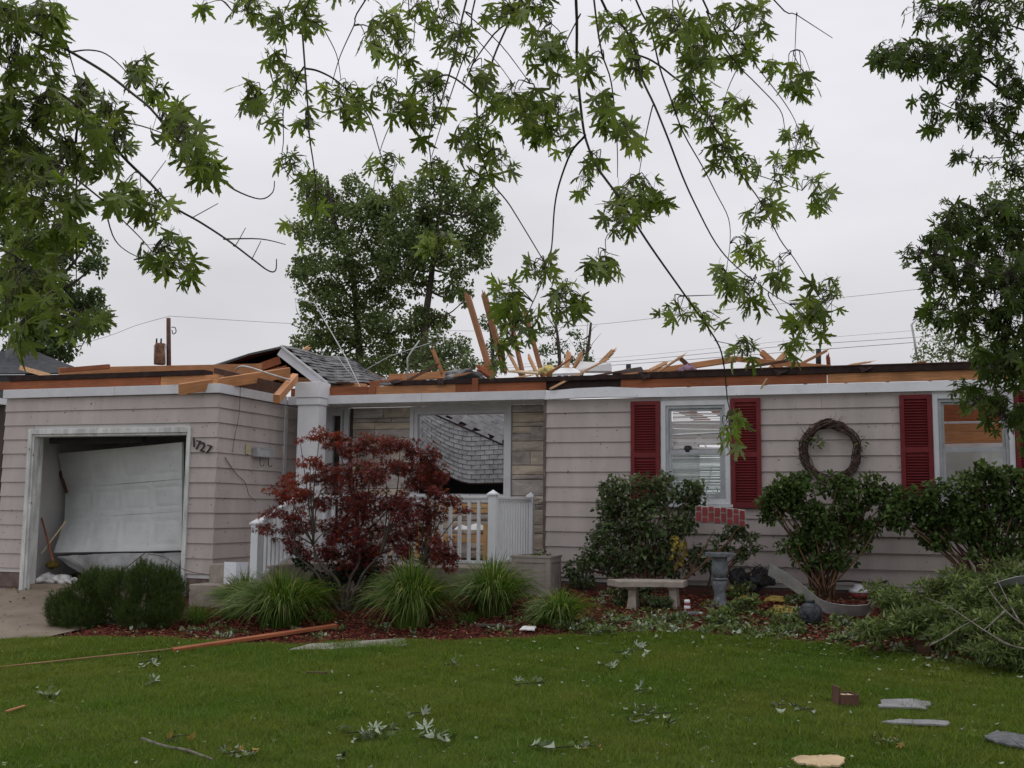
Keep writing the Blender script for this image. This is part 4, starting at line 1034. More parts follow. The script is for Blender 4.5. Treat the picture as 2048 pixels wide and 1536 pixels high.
# ================================================================== maples in front
def pix(p):
    q=CR.T@(np.array(p)-CC); return (IW/2+FPX*q[0]/-q[2],IH/2-FPX*q[1]/-q[2])
def maple(label, limb, branches, clusters, D, lsize, lmat, bulk, per, name='maple_tree', trunkpts=None, r=(.0075,.003), dj=.5, seed=1, leafmesh=None, ntwig=3):
    t=thing(name,label,'tree'); rr=random.Random(seed); rg=np.random.default_rng(seed)
    tm=MB(); tm.tube(smooth_path(trunkpts),.20,.13,12); tm.build('trunk',M['bark'],t)
    lb=MB(); LP=smooth_path([Vector(p) for p in limb],6); lb.tube(LP,.10,.03,8)
    nodes=[]
    for i,(pts,w_) in enumerate(branches):
        D_=D+rr.uniform(-dj,dj); n=len(pts); P=[PD(x,y,D_+.25*sin(k*.7+i)) for k,(x,y) in enumerate(pts)]
        if not(pts[0][1]<=0 or pts[0][0]<=0 or pts[0][0]>=2048) and nodes:
            q=min(nodes,key=lambda p:(pix(p)[0]-pts[0][0])**2+(pix(p)[1]-pts[0][1])**2); D_=depth(q)
            P=[PD(x,y,D_+.25*sin(k*.5)) for k,(x,y) in enumerate(pts)]; full=[q]+P
        elif pts[0][1]<=0 or pts[0][0]<=0 or pts[0][0]>=2048:
            q=min(LP,key=lambda p:(p-P[0]).length); mid=(q+P[0])/2+Vector((0,0,.15)); full=[q,mid]+P
        else: full=P
        FP=smooth_path(full,4); lb.tube(FP,r[0]*w_,r[1]*max(.6,w_*.6),6); nodes+=FP
    leaves=[]
    tw=MB()
    nodes=[Vector(p) for p in nodes]; NP=np.array([pix(p) if depth(p)>1 else (-9e3,-9e3) for p in nodes])
    for (cx,cy,rx,ry) in clusters:
        rx*=1.08; ry*=1.1; cx+=rr.uniform(-6,6); cy+=rr.uniform(-6,6)
        if D>8 and cy>380: rx*=1.15; ry*=1.12
        d0=D+rr.uniform(-dj,dj); c=PD(cx,cy,d0)
        q=nodes[int(np.argmin(((NP-np.array([cx,cy-ry*.3]))**2).sum(1)))]; d0=depth(q)+rr.uniform(-.2,.2); c=PD(cx,cy,d0)
        k=depth(c)/FPX; area=rx*ry; n=max(4,int(per*area/1000))
        tips=[]
        for j in range(max(2,min(6,int(area/500)+1))):
            a=rr.uniform(0,2*pi); s=rr.uniform(.15,.65); tp=PD(cx+cos(a)*rx*s,cy+sin(a)*ry*s-ry*.15,d0+rr.uniform(-.18,.18))
            mid=(q+tp)/2+Vector((rr.uniform(-.03,.03),0,.04)); tw.tube(smooth_path([q,mid,tp],3),.0035*max(1,D/6),.0018*max(1,D/6),4,cap=False); tips.append(tp)
        for j in range(n):
            tp=rr.choice(tips); a=rr.uniform(0,2*pi); s=math.sqrt(rr.random())
            p=PD(cx+cos(a)*rx*s,cy+sin(a)*ry*s,d0+rr.uniform(-.22,.22))
            out=(p-tp)
            if out.length>.02:
                p=tp+out*min(1,max(.35,(lsize*1.5+.0)/out.length) if out.length>lsize*1.5 else 1)*1.0
                p=p.lerp(tp+out,.65)
                tw.tube([tp,p],.0014*max(1,D/6),.0014*max(1,D/6),3,cap=False)
            out=(p-tp).normalized() if (p-tp).length>1e-4 else Vector((0,0,-1))
            tip=out*.6+Vector((rr.gauss(0,.35),rr.gauss(0,.35),rr.gauss(-.65,.3)))
            nrm=Vector((rr.gauss(0,.55),rr.gauss(-.35,.55),rr.gauss(.45,.45)))
            leaves.append((p,tip,nrm,lsize*rr.uniform(.45,1.25)))
    lb.build('branches',M['twig'],t); tw.build('twigs',M['twig'],t)
    leaves=[l for l in leaves]
    leaves.sort(key=lambda l:-l[3]/max(depth(l[0]),.5))
    meshes=[]
    for v in leafmesh:
        me=bpy.data.meshes.new('leaf'); me.from_pydata(v[0],[],v[1]); me.materials.append(lmat); meshes.append(me)
    def basis(tip,nrm):
        y=tip.normalized(); x=y.cross(nrm).normalized(); z=x.cross(y); m=Matrix((x,y,z)).transposed(); return m
    for i,(p,tip,nrm,s) in enumerate(leaves[:290]):
        o=bpy.data.objects.new('leaf',meshes[i%len(meshes)]); COL.objects.link(o); o.parent=t
        m4=basis(tip,nrm).to_4x4()@Matrix.Diagonal((s,s,s,1)); m4.translation=p; o.matrix_world=m4
    rest=leaves[290:]
    if rest:
        for vi,v in enumerate(leafmesh[:1]):
            pass
        pos=np.array([l[0] for l in rest]); rot=np.array([np.array(basis(l[1],l[2])) for l in rest]); sc=np.array([l[3] for l in rest])
        # three shapes merged into one part
        VV=[];FF=[];o_=0
        for vi,v in enumerate(leafmesh):
            idx=np.arange(vi,len(rest),len(leafmesh)); TV=np.array(v[0]); TF=np.array(v[1])
            V=np.einsum('nij,kj->nki',rot[idx],TV)*sc[idx].reshape(-1,1,1)+pos[idx][:,None,:]
            F=TF[None]+(np.arange(len(idx))*len(TV))[:,None,None]+o_; VV.append(V.reshape(-1,3)); FF.append(F.reshape(-1,3)); o_+=len(idx)*len(TV)
        b=numesh('foliage',np.concatenate(VV),np.concatenate(FF),bulk,t); b['kind']='stuff'
    print('maple leaves',name,len(leaves))
    return t
SL=[star_leaf(MAPLE,.22,.07,.5),star_leaf(MAPLE,.42,.12,.6,.9),star_leaf(MAPLE,.10,.1,.45,1.05),star_leaf(MAPLE,.6,.12,.5,.75)]
CB=[([(1152,0),(1154,127),(1165,244),(1175,289),(1195,335),(1239,396),(1284,467),(1315,513),(1371,592),(1432,680),(1447,726),(1453,780),(1456,805),(1466,845)],1.3),
([(1203,0),(1249,56),(1272,109),(1284,157),(1310,213),(1335,274),(1366,355),(1394,416),(1432,487),(1472,533),(1538,584),(1579,609)],1.2),
([(1272,109),(1305,122),(1345,152),(1386,188),(1447,284),(1472,335),(1523,406),(1559,477),(1589,518),(1619,566),(1650,610)],.9),
([(1272,0),(1300,56),(1320,137),(1340,193),(1366,264),(1406,335),(1432,386),(1457,437),(1460,487),(1452,543)],.9),
([(1406,0),(1416,30),(1447,91),(1477,132),(1513,168),(1559,218),(1569,254),(1573,284)],.8),
([(1416,25),(1457,56),(1487,91),(1513,132),(1564,198),(1589,239),(1599,269)],.7),
([(1168,274),(1142,305),(1119,366),(1109,416),(1104,487),(1096,533),(1066,604),(1030,680),(1010,721)],1.0),
([(1039,0),(1015,51),(988,113),(964,191),(954,198),(957,284),(969,328),(981,362),(1012,400),(1030,427),(1076,503),(1096,538),(1109,564),(1122,599)],.9),
([(600,0),(605,68),(610,137),(615,205),(619,273),(627,328),(631,369),(630,430),(605,460)],1.0),
([(581,0),(573,102),(561,147),(520,191)],.6),
([(605,137),(581,185),(567,219),(567,280),(564,314),(574,345),(619,386)],.6),
([(731,0),(708,51),(680,113),(663,171)],.7),([(619,0),(646,55),(673,109),(682,161)],.6),
([(639,143),(680,167),(728,219),(745,253),(759,301),(779,359),(793,430)],.8),
([(896,150),(855,171),(817,202),(783,246),(766,284),(759,308)],.7),
([(933,0),(913,96),(892,171),(872,239),(858,273),(861,314),(868,382),(877,485)],.9),
([(950,0),(943,68),(916,147),(892,219),(863,314)],.7),([(1043,0),(988,68),(947,126),(926,178)],.9),
([(817,0),(872,65)],.6),([(861,0),(933,58),(995,126),(1032,178)],.6),([(933,27),(1001,89),(1060,167)],.5),
([(844,0),(827,85),(810,113)],.5),([(807,0),(798,103),(793,171)],.5),([(1188,0),(1203,102),(1223,168),(1234,284),(1235,355)],.9),
([(1548,0),(1594,30),(1665,76)],.7),([(1593,30),(1590,100)],.5),([(1355,0),(1371,96)],.6),([(1305,213),(1289,284),(1277,355)],.6),
([(1371,592),(1432,590)],.5),([(1472,338),(1530,355),(1604,381)],.6),([(1538,594),(1560,630),(1569,655)],.6),([(1432,682),(1470,690)],.4),([(1477,132),(1455,180),(1440,235)],.5),([(1215,470),(1212,500)],.4),
([(1160,30),(1130,90),(1112,160),(1110,220)],.6),([(1085,0),(1125,70),(1145,120)],.5),([(1345,0),(1318,40),(1310,60)],.5),([(480,0),(495,20)],.5)]
CC_=[(700,-60,60,50),(900,-70,60,50),(1080,-80,60,50),(1260,-70,60,50),(1420,-60,60,50),(1000,-160,70,60),(1200,-170,70,60),(1380,-150,60,50),(560,-60,60,40),(398,5,14,14),(500,22,50,28),(560,40,28,40),(620,28,38,38),(540,112,20,22),(500,188,38,36),(540,240,22,22),(575,175,38,45),(690,205,52,52),(610,245,22,36),(590,335,34,36),(620,395,32,42),(592,460,26,28),(770,335,38,34),(788,385,32,32),(835,15,30,25),(768,60,36,46),(745,90,26,26),(800,100,26,50),(770,178,28,26),(800,210,36,28),(890,40,46,46),(910,90,36,36),(858,195,46,52),(840,250,26,28),(870,335,24,22),(877,500,32,42),
(960,145,36,28),(930,280,22,36),(965,258,36,36),(1000,325,28,36),(960,355,28,28),(1000,200,46,36),(1050,190,40,36),(1080,245,46,44),(1080,90,38,46),(1010,28,46,28),(1075,18,40,26),(1110,115,24,46),(1120,220,46,36),(1100,270,46,36),(1180,130,32,28),(1210,210,28,36),(1235,55,38,38),(1262,130,38,28),(1262,90,30,20),(1250,272,32,36),(1190,310,22,22),(1162,360,18,30),(1262,390,52,42),(1302,400,36,42),(1240,432,44,34),
(1352,55,56,38),(1405,90,46,52),(1392,135,46,28),(1445,50,38,38),(1505,50,42,46),(1482,100,38,36),(1382,205,46,46),(1420,255,42,46),(1452,310,44,36),(1492,325,26,22),(1482,222,32,28),(1592,165,38,46),(1550,140,20,20),(1602,288,38,36),(1560,340,32,32),(1545,385,22,22),(1632,380,28,40),(1530,430,46,28),(1508,505,38,28),(1560,540,28,36),(1432,562,38,24),(1490,598,42,44),(1358,630,42,26),(1425,640,24,14),(1642,600,42,50),(1610,650,36,44),(1590,692,30,22),(1482,700,42,28),(1200,535,38,32),(1072,538,36,36),(1010,598,36,36),(1018,650,36,50),(1050,640,26,40),(1128,600,34,54),(1000,725,14,16),(1466,862,26,42),(1160,610,16,30)]
MS=.078
PK=PD(1120,-430,5.2)
maple('silver maple whose drooping leafy branches hang across the middle of the sky',[Vector((.6,-1.8,5.2)),Vector((-.2,0,6.2)),PD(1120,-620,4.0),PK,PD(1000,-360,6.2)],CB,CC_,5.6,MS,LM['maple'],LM['maplebulk'],13,
 trunkpts=[Vector((1.0,-3.0,-.1)),Vector((.95,-2.8,2.4)),Vector((.6,-1.8,5.2))],leafmesh=SL,dj=.55,seed=5)
LB=[([(-20,5),(13,22),(66,62),(142,104),(212,146),(266,188),(301,217),(350,274),(434,350),(470,380),(520,398),(545,385),(549,362)],1.2),
([(-30,210),(0,226),(44,266),(84,301),(120,332),(164,367),(208,403),(239,434),(283,478),(310,510)],1.1),
([(142,104),(177,100),(212,108),(248,139),(274,177)],.7),([(-20,225),(13,235),(66,257),(133,283),(200,290)],.8),([(160,250),(208,246),(266,248),(332,270),(367,301)],.8),
([(100,180),(208,260),(243,310),(301,367),(345,412),(398,443),(452,478),(505,518),(536,541),(551,541),(553,518)],1.2),([(452,478),(522,478),(571,489)],.6),
([(301,363),(332,321)],.35),([(387,434),(436,407)],.35),([(471,491),(491,456)],.35),([(505,516),(522,482)],.35),([(153,363),(152,470),(153,580)],.6),([(-20,360),(0,376),(62,443),(130,490)],1.0),([(137,102),(159,177)],.7),([(208,403),(225,470),(250,500),(290,520)],.5),([(-20,480),(40,520),(120,600),(190,660)],.6)]
LC=[(-60,60,60,60),(-80,200,60,60),(-70,350,60,60),(-90,480,50,50),(-200,120,60,70),(-210,300,60,70),(-200,440,50,50),(20,260,40,40),(60,340,50,40),(15,360,30,40),(120,470,44,30),(70,580,50,40),(20,560,30,30),(90,620,40,30),(100,130,40,40),(20,30,30,34),(75,28,60,30),(28,120,46,56),(110,58,28,36),(60,215,76,56),(150,205,56,46),(40,315,56,56),(130,300,46,46),(220,225,44,46),(232,290,38,46),(180,262,36,32),(95,395,76,46),(28,420,46,46),(150,420,20,46),(272,150,26,34),(285,120,14,24),(310,180,26,28),(340,238,46,36),(372,280,38,42),(402,325,36,36),(428,335,22,16),(262,380,36,26),(310,418,46,32),(330,498,46,36),(360,530,40,36),(240,395,26,22),(180,330,28,28),(60,495,56,36),(110,540,30,30),(20,610,28,46),(45,670,36,36),(190,640,26,30),(150,655,30,20)]
maple('silver maple reaching in from the left edge with bent leafy and bare twigs',[PD(-500,-420,3.8),PD(-260,-120,4.2),PD(-90,60,4.6),PD(-60,300,4.8),PD(-60,460,4.8)],LB,LC,4.8,.076,LM['maple'],LM['maplebulk'],13.5,
 trunkpts=[Vector((-4.6,-.6,-.1)),Vector((-4.4,-.3,2.2)),PD(-500,-420,3.8)],leafmesh=SL,dj=.4,seed=9)
RB=[([(2120,230),(2048,208),(2020,196),(1960,150),(1900,145),(1850,130),(1800,115)],1.5),([(2120,90),(2048,60),(1980,40),(1900,25)],1.3),([(2120,300),(2040,270),(1960,240),(1900,215),(1860,195)],1.0),([(2120,520),(2040,480),(1960,450),(1890,430)],1.3),([(2120,600),(2020,560),(1920,520),(1840,500)],1.3),([(2120,700),(2020,660),(1940,640),(1880,610)],1.2),([(2120,800),(2040,770),(1980,800),(1940,800)],1.1),([(2120,860),(2060,860),(2010,850)],1),([(2048,300),(2000,315),(1940,315)],.8)]
RC=[(1790,112,46,32),(1765,118,22,20),(1840,118,52,42),(1900,108,54,40),(1860,28,56,32),(1950,28,72,38),(1980,90,56,56),(2022,180,34,72),(1940,135,36,32),(1852,196,24,18),(1872,240,24,36),(1920,222,34,46),(1950,180,24,22),(1982,240,52,38),(2022,280,28,36),(1930,312,28,22),(1975,322,24,16),(2020,15,34,34),(1895,150,40,26),
(1920,428,36,28),(1970,438,52,38),(2022,425,34,46),(1832,500,30,22),(1870,500,38,38),(1940,488,52,46),(2010,500,46,52),(1870,558,38,30),(1940,558,52,46),(2010,580,46,56),(1882,620,42,26),(1952,640,52,46),(2022,660,36,56),(1990,722,46,46),(2032,740,24,40),(1958,790,36,26),(2000,830,46,36),(2040,865,18,44),(2110,60,60,70),(2120,200,60,80),(2100,330,60,60),(2110,470,60,70),(2120,610,60,70),(2110,740,60,60),(2100,850,50,40),(2230,80,70,80),(2260,250,70,80),(2250,420,70,80),(2270,590,70,80),(2260,740,60,60),(2390,150,80,90),(2400,380,80,90),(2390,580,80,80),(2520,280,80,90),(2540,500,80,90),(2150,-60,70,50),(2300,-100,80,70),(1925,772,28,16),(2030,350,24,30),(1900,460,40,30),(2030,560,30,60)]
maple('dark green maple filling the right edge from top to shrubs',[PD(2420,-300,8.6),PD(2300,100,8.8),PD(2200,400,9.0),PD(2180,700,9.0),PD(2170,900,9.0)],[([(2200,p[0][0][1])]+p[0],p[1]) if 0 else p for p in RB],RC,9.0,.092,LM['oak'],LM['oakbulk'],22,
 trunkpts=[PD(2420,1300,9.2),PD(2410,600,9.0),PD(2420,-300,8.6)],leafmesh=SL,dj=.5,seed=13,r=(.012,.004))
# ================================================================== garden
def shrub(label, base, stems, clumps, Y, m, size, dens, name='shrub', stemm='redstem', sr=(.014,.006), tmpl=(OV,OF), subn=12, cat='shrub'):
    t=thing(name,label,cat); b=PG(*base); b=Vector((b.x,min(b.y,Y+.1),0)); b.z=G(b.x,b.y)-.03
    mb=MB(); cl=[]
    for (px,py,rx,ry) in clumps:
        c,r=E(px,py,rx,ry,Y=Y+RNG.uniform(-.12,.05),deep=.75)
        cl.append((c,r,int(dens*1.55*rx*ry/600.)))
        for k in range(2):
            c2=Vector(c)+Vector((RNG.uniform(-.1,.1),RNG.uniform(-.1,.1),0)); q=b+Vector((RNG.uniform(-.12,.12),RNG.uniform(-.08,.08),0))
            mid=q.lerp(c2,.45)+Vector(((c2.x-q.x)*-.12,0,.05)); mb.tube(smooth_path([q,mid,c2],4),sr[0],sr[1],5)
    for L_ in stems:
        P=[PY(x,y,Y-.1) for x,y in L_]; mb.tube(smooth_path(P),sr[0],sr[1],5)
    mb.build('stems',M[stemm],t)
    f=foliage('foliage',cl,tmpl,m,size,parent=t,subn=subn,subr=.45,droop=.15,upn=.8); f['kind']='stuff'
    return t
shrub('torn leafy viburnum shrub under the window with blinds, left of the brick-print panel',(1330,1170),[[(1370,1165),(1400,1110),(1430,1060)],[(1365,1165),(1420,1115),(1465,1075)],[(1350,1150),(1345,1080),(1335,1010)],[(1385,1150),(1372,1090),(1360,1030)],[(1365,1160),(1440,1100),(1480,1050)]],
 [(1225,975,36,26),(1270,985,48,34),(1330,978,46,32),(1375,985,36,28),(1240,1030,52,38),(1300,1040,56,44),(1210,1065,36,28),(1260,1090,52,36),(1320,1100,46,34),(1200,1105,40,28),(1230,1130,46,24),(1385,1020,26,30),(1360,1050,36,34),(1290,1140,50,20),(1180,1130,36,26),(1410,1115,36,26),(1350,1130,36,26),(1150,1135,28,22)],13.62,LM['shrub'],.062,135)
shrub('upright shrub under the left side of the picture wreath wall, sparse leaves on thin stems',(1465,1165),[],[(1470,1050,26,24),(1490,1075,24,20),(1440,1085,20,18),(1510,1095,16,10),(1480,1110,20,16)],13.75,LM['shrub'],.062,110,sr=(.01,.005))
shrub('round-topped hedge shrub on many bare stems below the wreath',(1650,1185),[[(1640,1180),(1590,1120),(1570,1080)],[(1650,1180),(1640,1120),(1630,1070)],[(1660,1180),(1680,1120),(1700,1080)],[(1655,1180),(1720,1110),(1750,1060)],[(1645,1180),(1600,1100),(1595,1050)]],
 [(1560,985,42,32),(1610,975,46,32),(1670,975,46,34),(1725,975,42,30),(1770,990,32,28),(1550,1025,36,34),(1600,1035,50,38),(1665,1035,52,40),(1730,1030,46,38),(1770,1030,22,30),(1590,1080,44,30),(1650,1085,46,34),(1710,1075,40,30),(1620,1120,34,22),(1680,1120,34,20),(1535,1000,22,18)],13.66,LM['shrub2'],.060,150,sr=(.013,.007))
shrub('dark leaning hedge shrub in front of the right-hand window',(1940,1170),[[(1945,1165),(1910,1110),(1880,1070)],[(1965,1165),(1970,1100),(1975,1040)],[(1950,1160),(1925,1120),(1890,1100)],[(2000,1150),(2010,1080),(2025,1030)]],
 [(1815,1000,34,28),(1850,1000,36,30),(1800,1035,30,28),(1845,1045,40,34),(1895,1040,36,36),(1880,1090,34,24),(1930,985,40,36),(1975,970,40,38),(2025,960,36,30),(1945,1035,44,40),(2000,1030,44,40),(2050,1020,34,44),(1935,1085,40,32),(1990,1095,34,30),(2040,1085,30,30),(1870,975,26,16),(1960,945,30,20),(2080,1000,40,50)],13.45,LM['shrub2'],.062,165,sr=(.013,.007))
# low leafy plants in the bed
for (px,py,rx,ry,lb) in ((1175,1160,40,22,'low leafy plant beside the planter under the viburnum'),(1265,1180,34,14,'low leafy plant behind the concrete bench left end'),(1310,1205,32,20,'low leafy plant under the concrete bench'),(1490,1185,40,20,'low leafy plant right of the grey pedestal'),(1500,1215,36,20,'low shredded plant in front of the grey pedestal right side'),(1590,1195,34,20,'low leafy plant left of the round-topped hedge foot'),(1570,1250,34,16,'low leafy plant left of the dark garden ball'),(1250,1200,24,18,'small leafy plant by the concrete bench left leg'),(1440,1235,44,18,'low torn plant in front of the grey pedestal base')):
    p=PG(px,py+ry*.7); c,r=E(px,py,rx,ry,Y=p.y)
    t=thing('low_plant',lb,'plant'); c=(c[0],c[1],G(c[0],c[1])+r[2]*.8)
    mb=MB()
    for k in range(7): q=Vector((c[0]+RNG.uniform(-.1,.1),c[1],G(c[0],c[1])-.02)); mb.tube([q,Vector(c)+Vector((RNG.uniform(-1,1)*r[0]*.7,RNG.uniform(-.1,.1),RNG.uniform(-.3,.6)*r[2]))],.005,.003,4)
    mb.build('stems',M['redstem'],t); f=foliage('foliage',[(c,r,260)],(OV,OF),LM['shrub'] if px<1400 else LM['brush'],.055,parent=t,subn=7); f['kind']='stuff'
# Japanese maple
jt=thing('japanese_maple','dark red Japanese maple spreading in front of the porch railing','tree')
jb_=Vector((-6.15,12.15,G(-6.15,12.15)-.03)); mb=MB(); cl=[]
JC=[(640,868,34,14),(668,880,34,18),(700,900,40,24),(750,890,44,24),(800,885,44,20),(845,905,38,26),(870,945,36,28),(880,985,26,20),(620,925,34,14),(655,950,44,24),(710,945,50,34),(770,940,50,34),(825,955,44,34),(595,960,40,16),(570,985,44,22),(620,1000,46,26),(680,1005,52,36),(745,1005,52,38),(810,1010,48,34),(862,1020,38,30),(560,1030,44,18),(600,1050,44,24),(655,1060,46,32),(720,1065,52,36),(785,1065,50,34),(845,1070,38,32),(535,1060,30,12),(590,1090,34,20),(640,1105,40,26),(700,1120,46,32),(760,1115,44,30),(885,1095,26,34),(905,1000,22,12),(925,1020,18,10),(530,1080,26,8),(810,1105,30,20),(900,1120,18,24),(600,880,12,8),(860,1110,24,24)]
JH=[Vector((-6.15+dx,12.15+dy,.45+dz)) for dx,dy,dz in ((-.75,.1,.55),(-.35,-.2,.7),(.1,.1,.75),(.5,-.1,.6),(.95,.1,.5),(-.1,.2,.4),(.35,-.2,.35),(-.5,-.1,.25))]
for h in JH: mb.tube(smooth_path([jb_+Vector(((h.x-jb_.x)*.08,0,0)),jb_.lerp(h,.35)+Vector((RNG.uniform(-.05,.05),RNG.uniform(-.05,.05),.10)),jb_.lerp(h,.7)+Vector((RNG.uniform(-.07,.07),0,.02)),h],4),.026,.010,7)
for (px,py,rx,ry) in JC:
    c,r=E(px,py,rx,ry,Y=12.15+RNG.uniform(-.55,.45),deep=.8); cl.append((c,r,int(rx*ry*.42)))
    c2=Vector(c); hub=JH[int(np.argmin([(h-c2).length for h in JH]))]; w1_=hub.lerp(c2,.5)+Vector((RNG.uniform(-.08,.08),RNG.uniform(-.08,.08),RNG.uniform(-.02,.12))); mb.tube(smooth_path([hub,w1_,c2],4),.011,.003,6)
mb.build('trunk',M['bark'],jt)
sm=star_leaf(SMAPLE,.3,.05)
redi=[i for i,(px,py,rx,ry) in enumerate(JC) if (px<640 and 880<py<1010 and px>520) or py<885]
f=foliage('crown',[c for i,c in enumerate(cl) if i not in redi],sm,LM['red'],.044,parent=jt,subn=14,subr=.5,droop=.45,upn=.9,out=.7); f['kind']='stuff'
f=foliage('lit_leaves',[c for i,c in enumerate(cl) if i in redi],sm,leafmat('lit_red_leaf',(.20,.028,.020),(.15,.045,.032),.3,.45,alt=(.30,.05,.02)),.042,parent=jt,subn=10,subr=.42,droop=.45,upn=.9,out=.7); f['kind']='stuff'  # brighter red on these clumps paints in light catching the crown
# dark mound under the maple
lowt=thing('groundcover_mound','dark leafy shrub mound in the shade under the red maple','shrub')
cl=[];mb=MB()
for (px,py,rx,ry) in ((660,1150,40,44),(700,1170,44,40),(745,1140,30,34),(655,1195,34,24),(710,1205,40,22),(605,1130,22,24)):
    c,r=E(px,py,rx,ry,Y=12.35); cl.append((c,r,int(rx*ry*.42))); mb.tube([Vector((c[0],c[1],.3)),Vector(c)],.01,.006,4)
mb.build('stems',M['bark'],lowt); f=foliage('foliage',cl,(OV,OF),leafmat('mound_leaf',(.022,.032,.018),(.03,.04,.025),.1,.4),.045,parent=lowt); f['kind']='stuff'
# ornamental grasses
def clump(base, w, h, n, label, lean=0.0, width=.014, name='ornamental_grass', m=None):
    b=PG(*base); k=depth(b)/FPX; R_=w*k/2; H_=h*k*1.12
    a=RNG.random(n)*2*pi; rad=RNG.random(n)**.42; s=7
    t=np.linspace(0,1,s)[None,:,None]
    base_=np.stack([b.x+np.cos(a)*rad*R_*.38,b.y+np.sin(a)*rad*R_*.38,np.zeros(n)],1); base_[:,2]=ground(base_[:,0],base_[:,1])-.01
    d=np.stack([np.cos(a)+lean,np.sin(a),np.zeros(n)],1)
    L_=RNG.uniform(.65,1.15,n); reach=rad*R_*RNG.uniform(.55,1.35,n)
    hh=H_*L_*(1-.15*rad**2)
    path=base_[:,None,:]+d[:,None,:]*(reach[:,None,None]*(t**1.5))
    z=hh[:,None]*(1.55*t[...,0]-(.55+.75*rad[:,None]*RNG.uniform(.5,1.3,n)[:,None])*t[...,0]**2.2)
    path[...,2]+=z
    path+=np.cumsum(RNG.normal(0,.004,(n,s,3)),axis=1)
    sd=np.cross(d,np.array([0,0,1.0])); sd/=np.linalg.norm(sd,axis=1,keepdims=True)
    sd=sd*np.cos(RNG.uniform(-.8,.8,n))[:,None]+np.array([0,0,1])*.3
    wd=width*RNG.uniform(.6,1.2,n)[:,None]*np.array([.7,1,1,.9,.7,.45,.05])[None,:]
    Lf=path+sd[:,None,:]*wd[...,None]/2; Rt=path-sd[:,None,:]*wd[...,None]/2
    V=np.stack([Lf,Rt],2).reshape(-1,3); F=[]
    q=np.array([[2*i,2*i+1,2*i+3,2*i+2] for i in range(s-1)])
    F=(q[None]+(np.arange(n)*2*s)[:,None,None]).reshape(-1,4)
    t_=thing(name,label,'grass clump'); o=numesh('blades',V,F,m or LM['clump'],t_); o['kind']='stuff'; return t_
clump((562,1250),215,120,1500,'large arching grass clump between the steps and the red maple')
clump((485,1225),120,85,650,'arching grass clump in front of the concrete steps',-.1)
clump((822,1252),180,140,1500,'tall grass clump right of the red maple trunk')
clump((985,1228),175,120,1300,'spreading grass clump left of the planter')
clump((1118,1252),130,82,700,'small bright grass clump in front of the planter')
clump((392,1250),80,48,420,'small pale grass tuft right of the pine bush',0,.007)
clump((1080,1250),70,40,260,'short sparse grass tuft between the big clump and the small bright one',0,.007)
clump((465,1240),70,32,260,'short low grass tuft at the foot of the steps',0,.007)
clump((650,1245),60,34,200,'low green tuft under the red maple edge',0,.012)
clump((940,1245),60,28,160,'low green tuft between the two big grass clumps',0,.010)
# mugo pine
mp_=thing('mugo_pine','dense dark mugo pine bush beside the driveway','bush')
cl=[(130,1235,36,34),(165,1205,36,34),(205,1180,38,34),(240,1190,44,42),(290,1175,34,38),(330,1185,30,38),(160,1240,48,28),(220,1240,52,30),(280,1235,48,30),(335,1225,32,30),(355,1190,14,20),(180,1170,16,20),(120,1215,22,24),(285,1150,16,18),(335,1155,12,20)]
P=[];T=[]; mb=MB()
for (px,py,rx,ry) in cl:
    c,r=E(px,py,rx,ry,Y=11.05+RNG.uniform(-.25,.2),deep=.9); n=int(rx*ry*.30)
    p=blob_points(c,r,n,.7); P.append(p); T.append((p-np.array(c))/np.array(r)); mb.tube([Vector((-8.0,11.2,.15)),Vector(c)],.02,.008,5)
mb.build('stems',M['bark'],mp_)
P=np.concatenate(P);T=np.concatenate(T);n=len(P); nd=26
ax=T*.55+np.array([0,0,1.0])+RNG.normal(size=(n,3))*.18; ax/=np.linalg.norm(ax,axis=1,keepdims=True)
u=RNG.random((n,nd)); pos=P[:,None,:]+ax[:,None,:]*(u*.11)[...,None]
dr_=ax[:,None,:]*.9+RNG.normal(size=(n,nd,3))*.55; dr_/=np.linalg.norm(dr_,axis=2,keepdims=True)
sd=np.cross(dr_,RNG.normal(size=(n,nd,3))); sd/=np.linalg.norm(sd,axis=2,keepdims=True)
ln=.055*RNG.uniform(.7,1.2,(n,nd,1)); V=np.stack([pos-sd*.0016,pos+sd*.0016,pos+dr_*ln],2).reshape(-1,3)
o=numesh('needles',V,np.arange(len(V)).reshape(-1,3),LM['pine'],mp_); o['kind']='stuff'
# ---------------- planter
pl=thing('planter_box','square taupe planter box with recessed panels beside the porch','planter')
q=PG(1098,1190); k=depth(q)/FPX
px0=PY(1024,1150,13.25).x; px1=PY(1099,1150,13.25).x; yb=13.25; z0=G(px0,yb)-.02; z1=PY(1098,1112,13.25).z; s_=px1-px0
mb=MB(); t_=.03
mb.rng((px0,yb,z0),(px1,yb+t_,z1-.03)); mb.rng((px0,yb+s_-t_,z0),(px1,yb+s_,z1-.03)); mb.rng((px1-t_,yb+t_,z0),(px1,yb+s_-t_,z1-.03)); mb.rng((px0,yb+t_,z0),(px0+t_,yb+s_-t_,z1-.03)); mb.rng((px0+t_,yb+t_,z0+.3),(px1-t_,yb+s_-t_,z1-.08))
mb.build('body',M['planter'],pl,0.004)
mb=MB(); w_=.055
for a,b in ((px0-.006,px0+w_),(px1-w_,px1+.006)): mb.rng((a,yb-.012,z0),(b,yb-.0005,z1-.03))
mb.rng((px0+w_,yb-.012,z0),(px1-w_,yb-.0005,z0+.12)); mb.rng((px0+w_,yb-.012,z1-.09),(px1-w_,yb-.0005,z1-.03))
for a,b in ((yb,yb+w_),(yb+s_-w_,yb+s_)): mb.rng((px1+.0005,a,z0),(px1+.012,b,z1-.03))
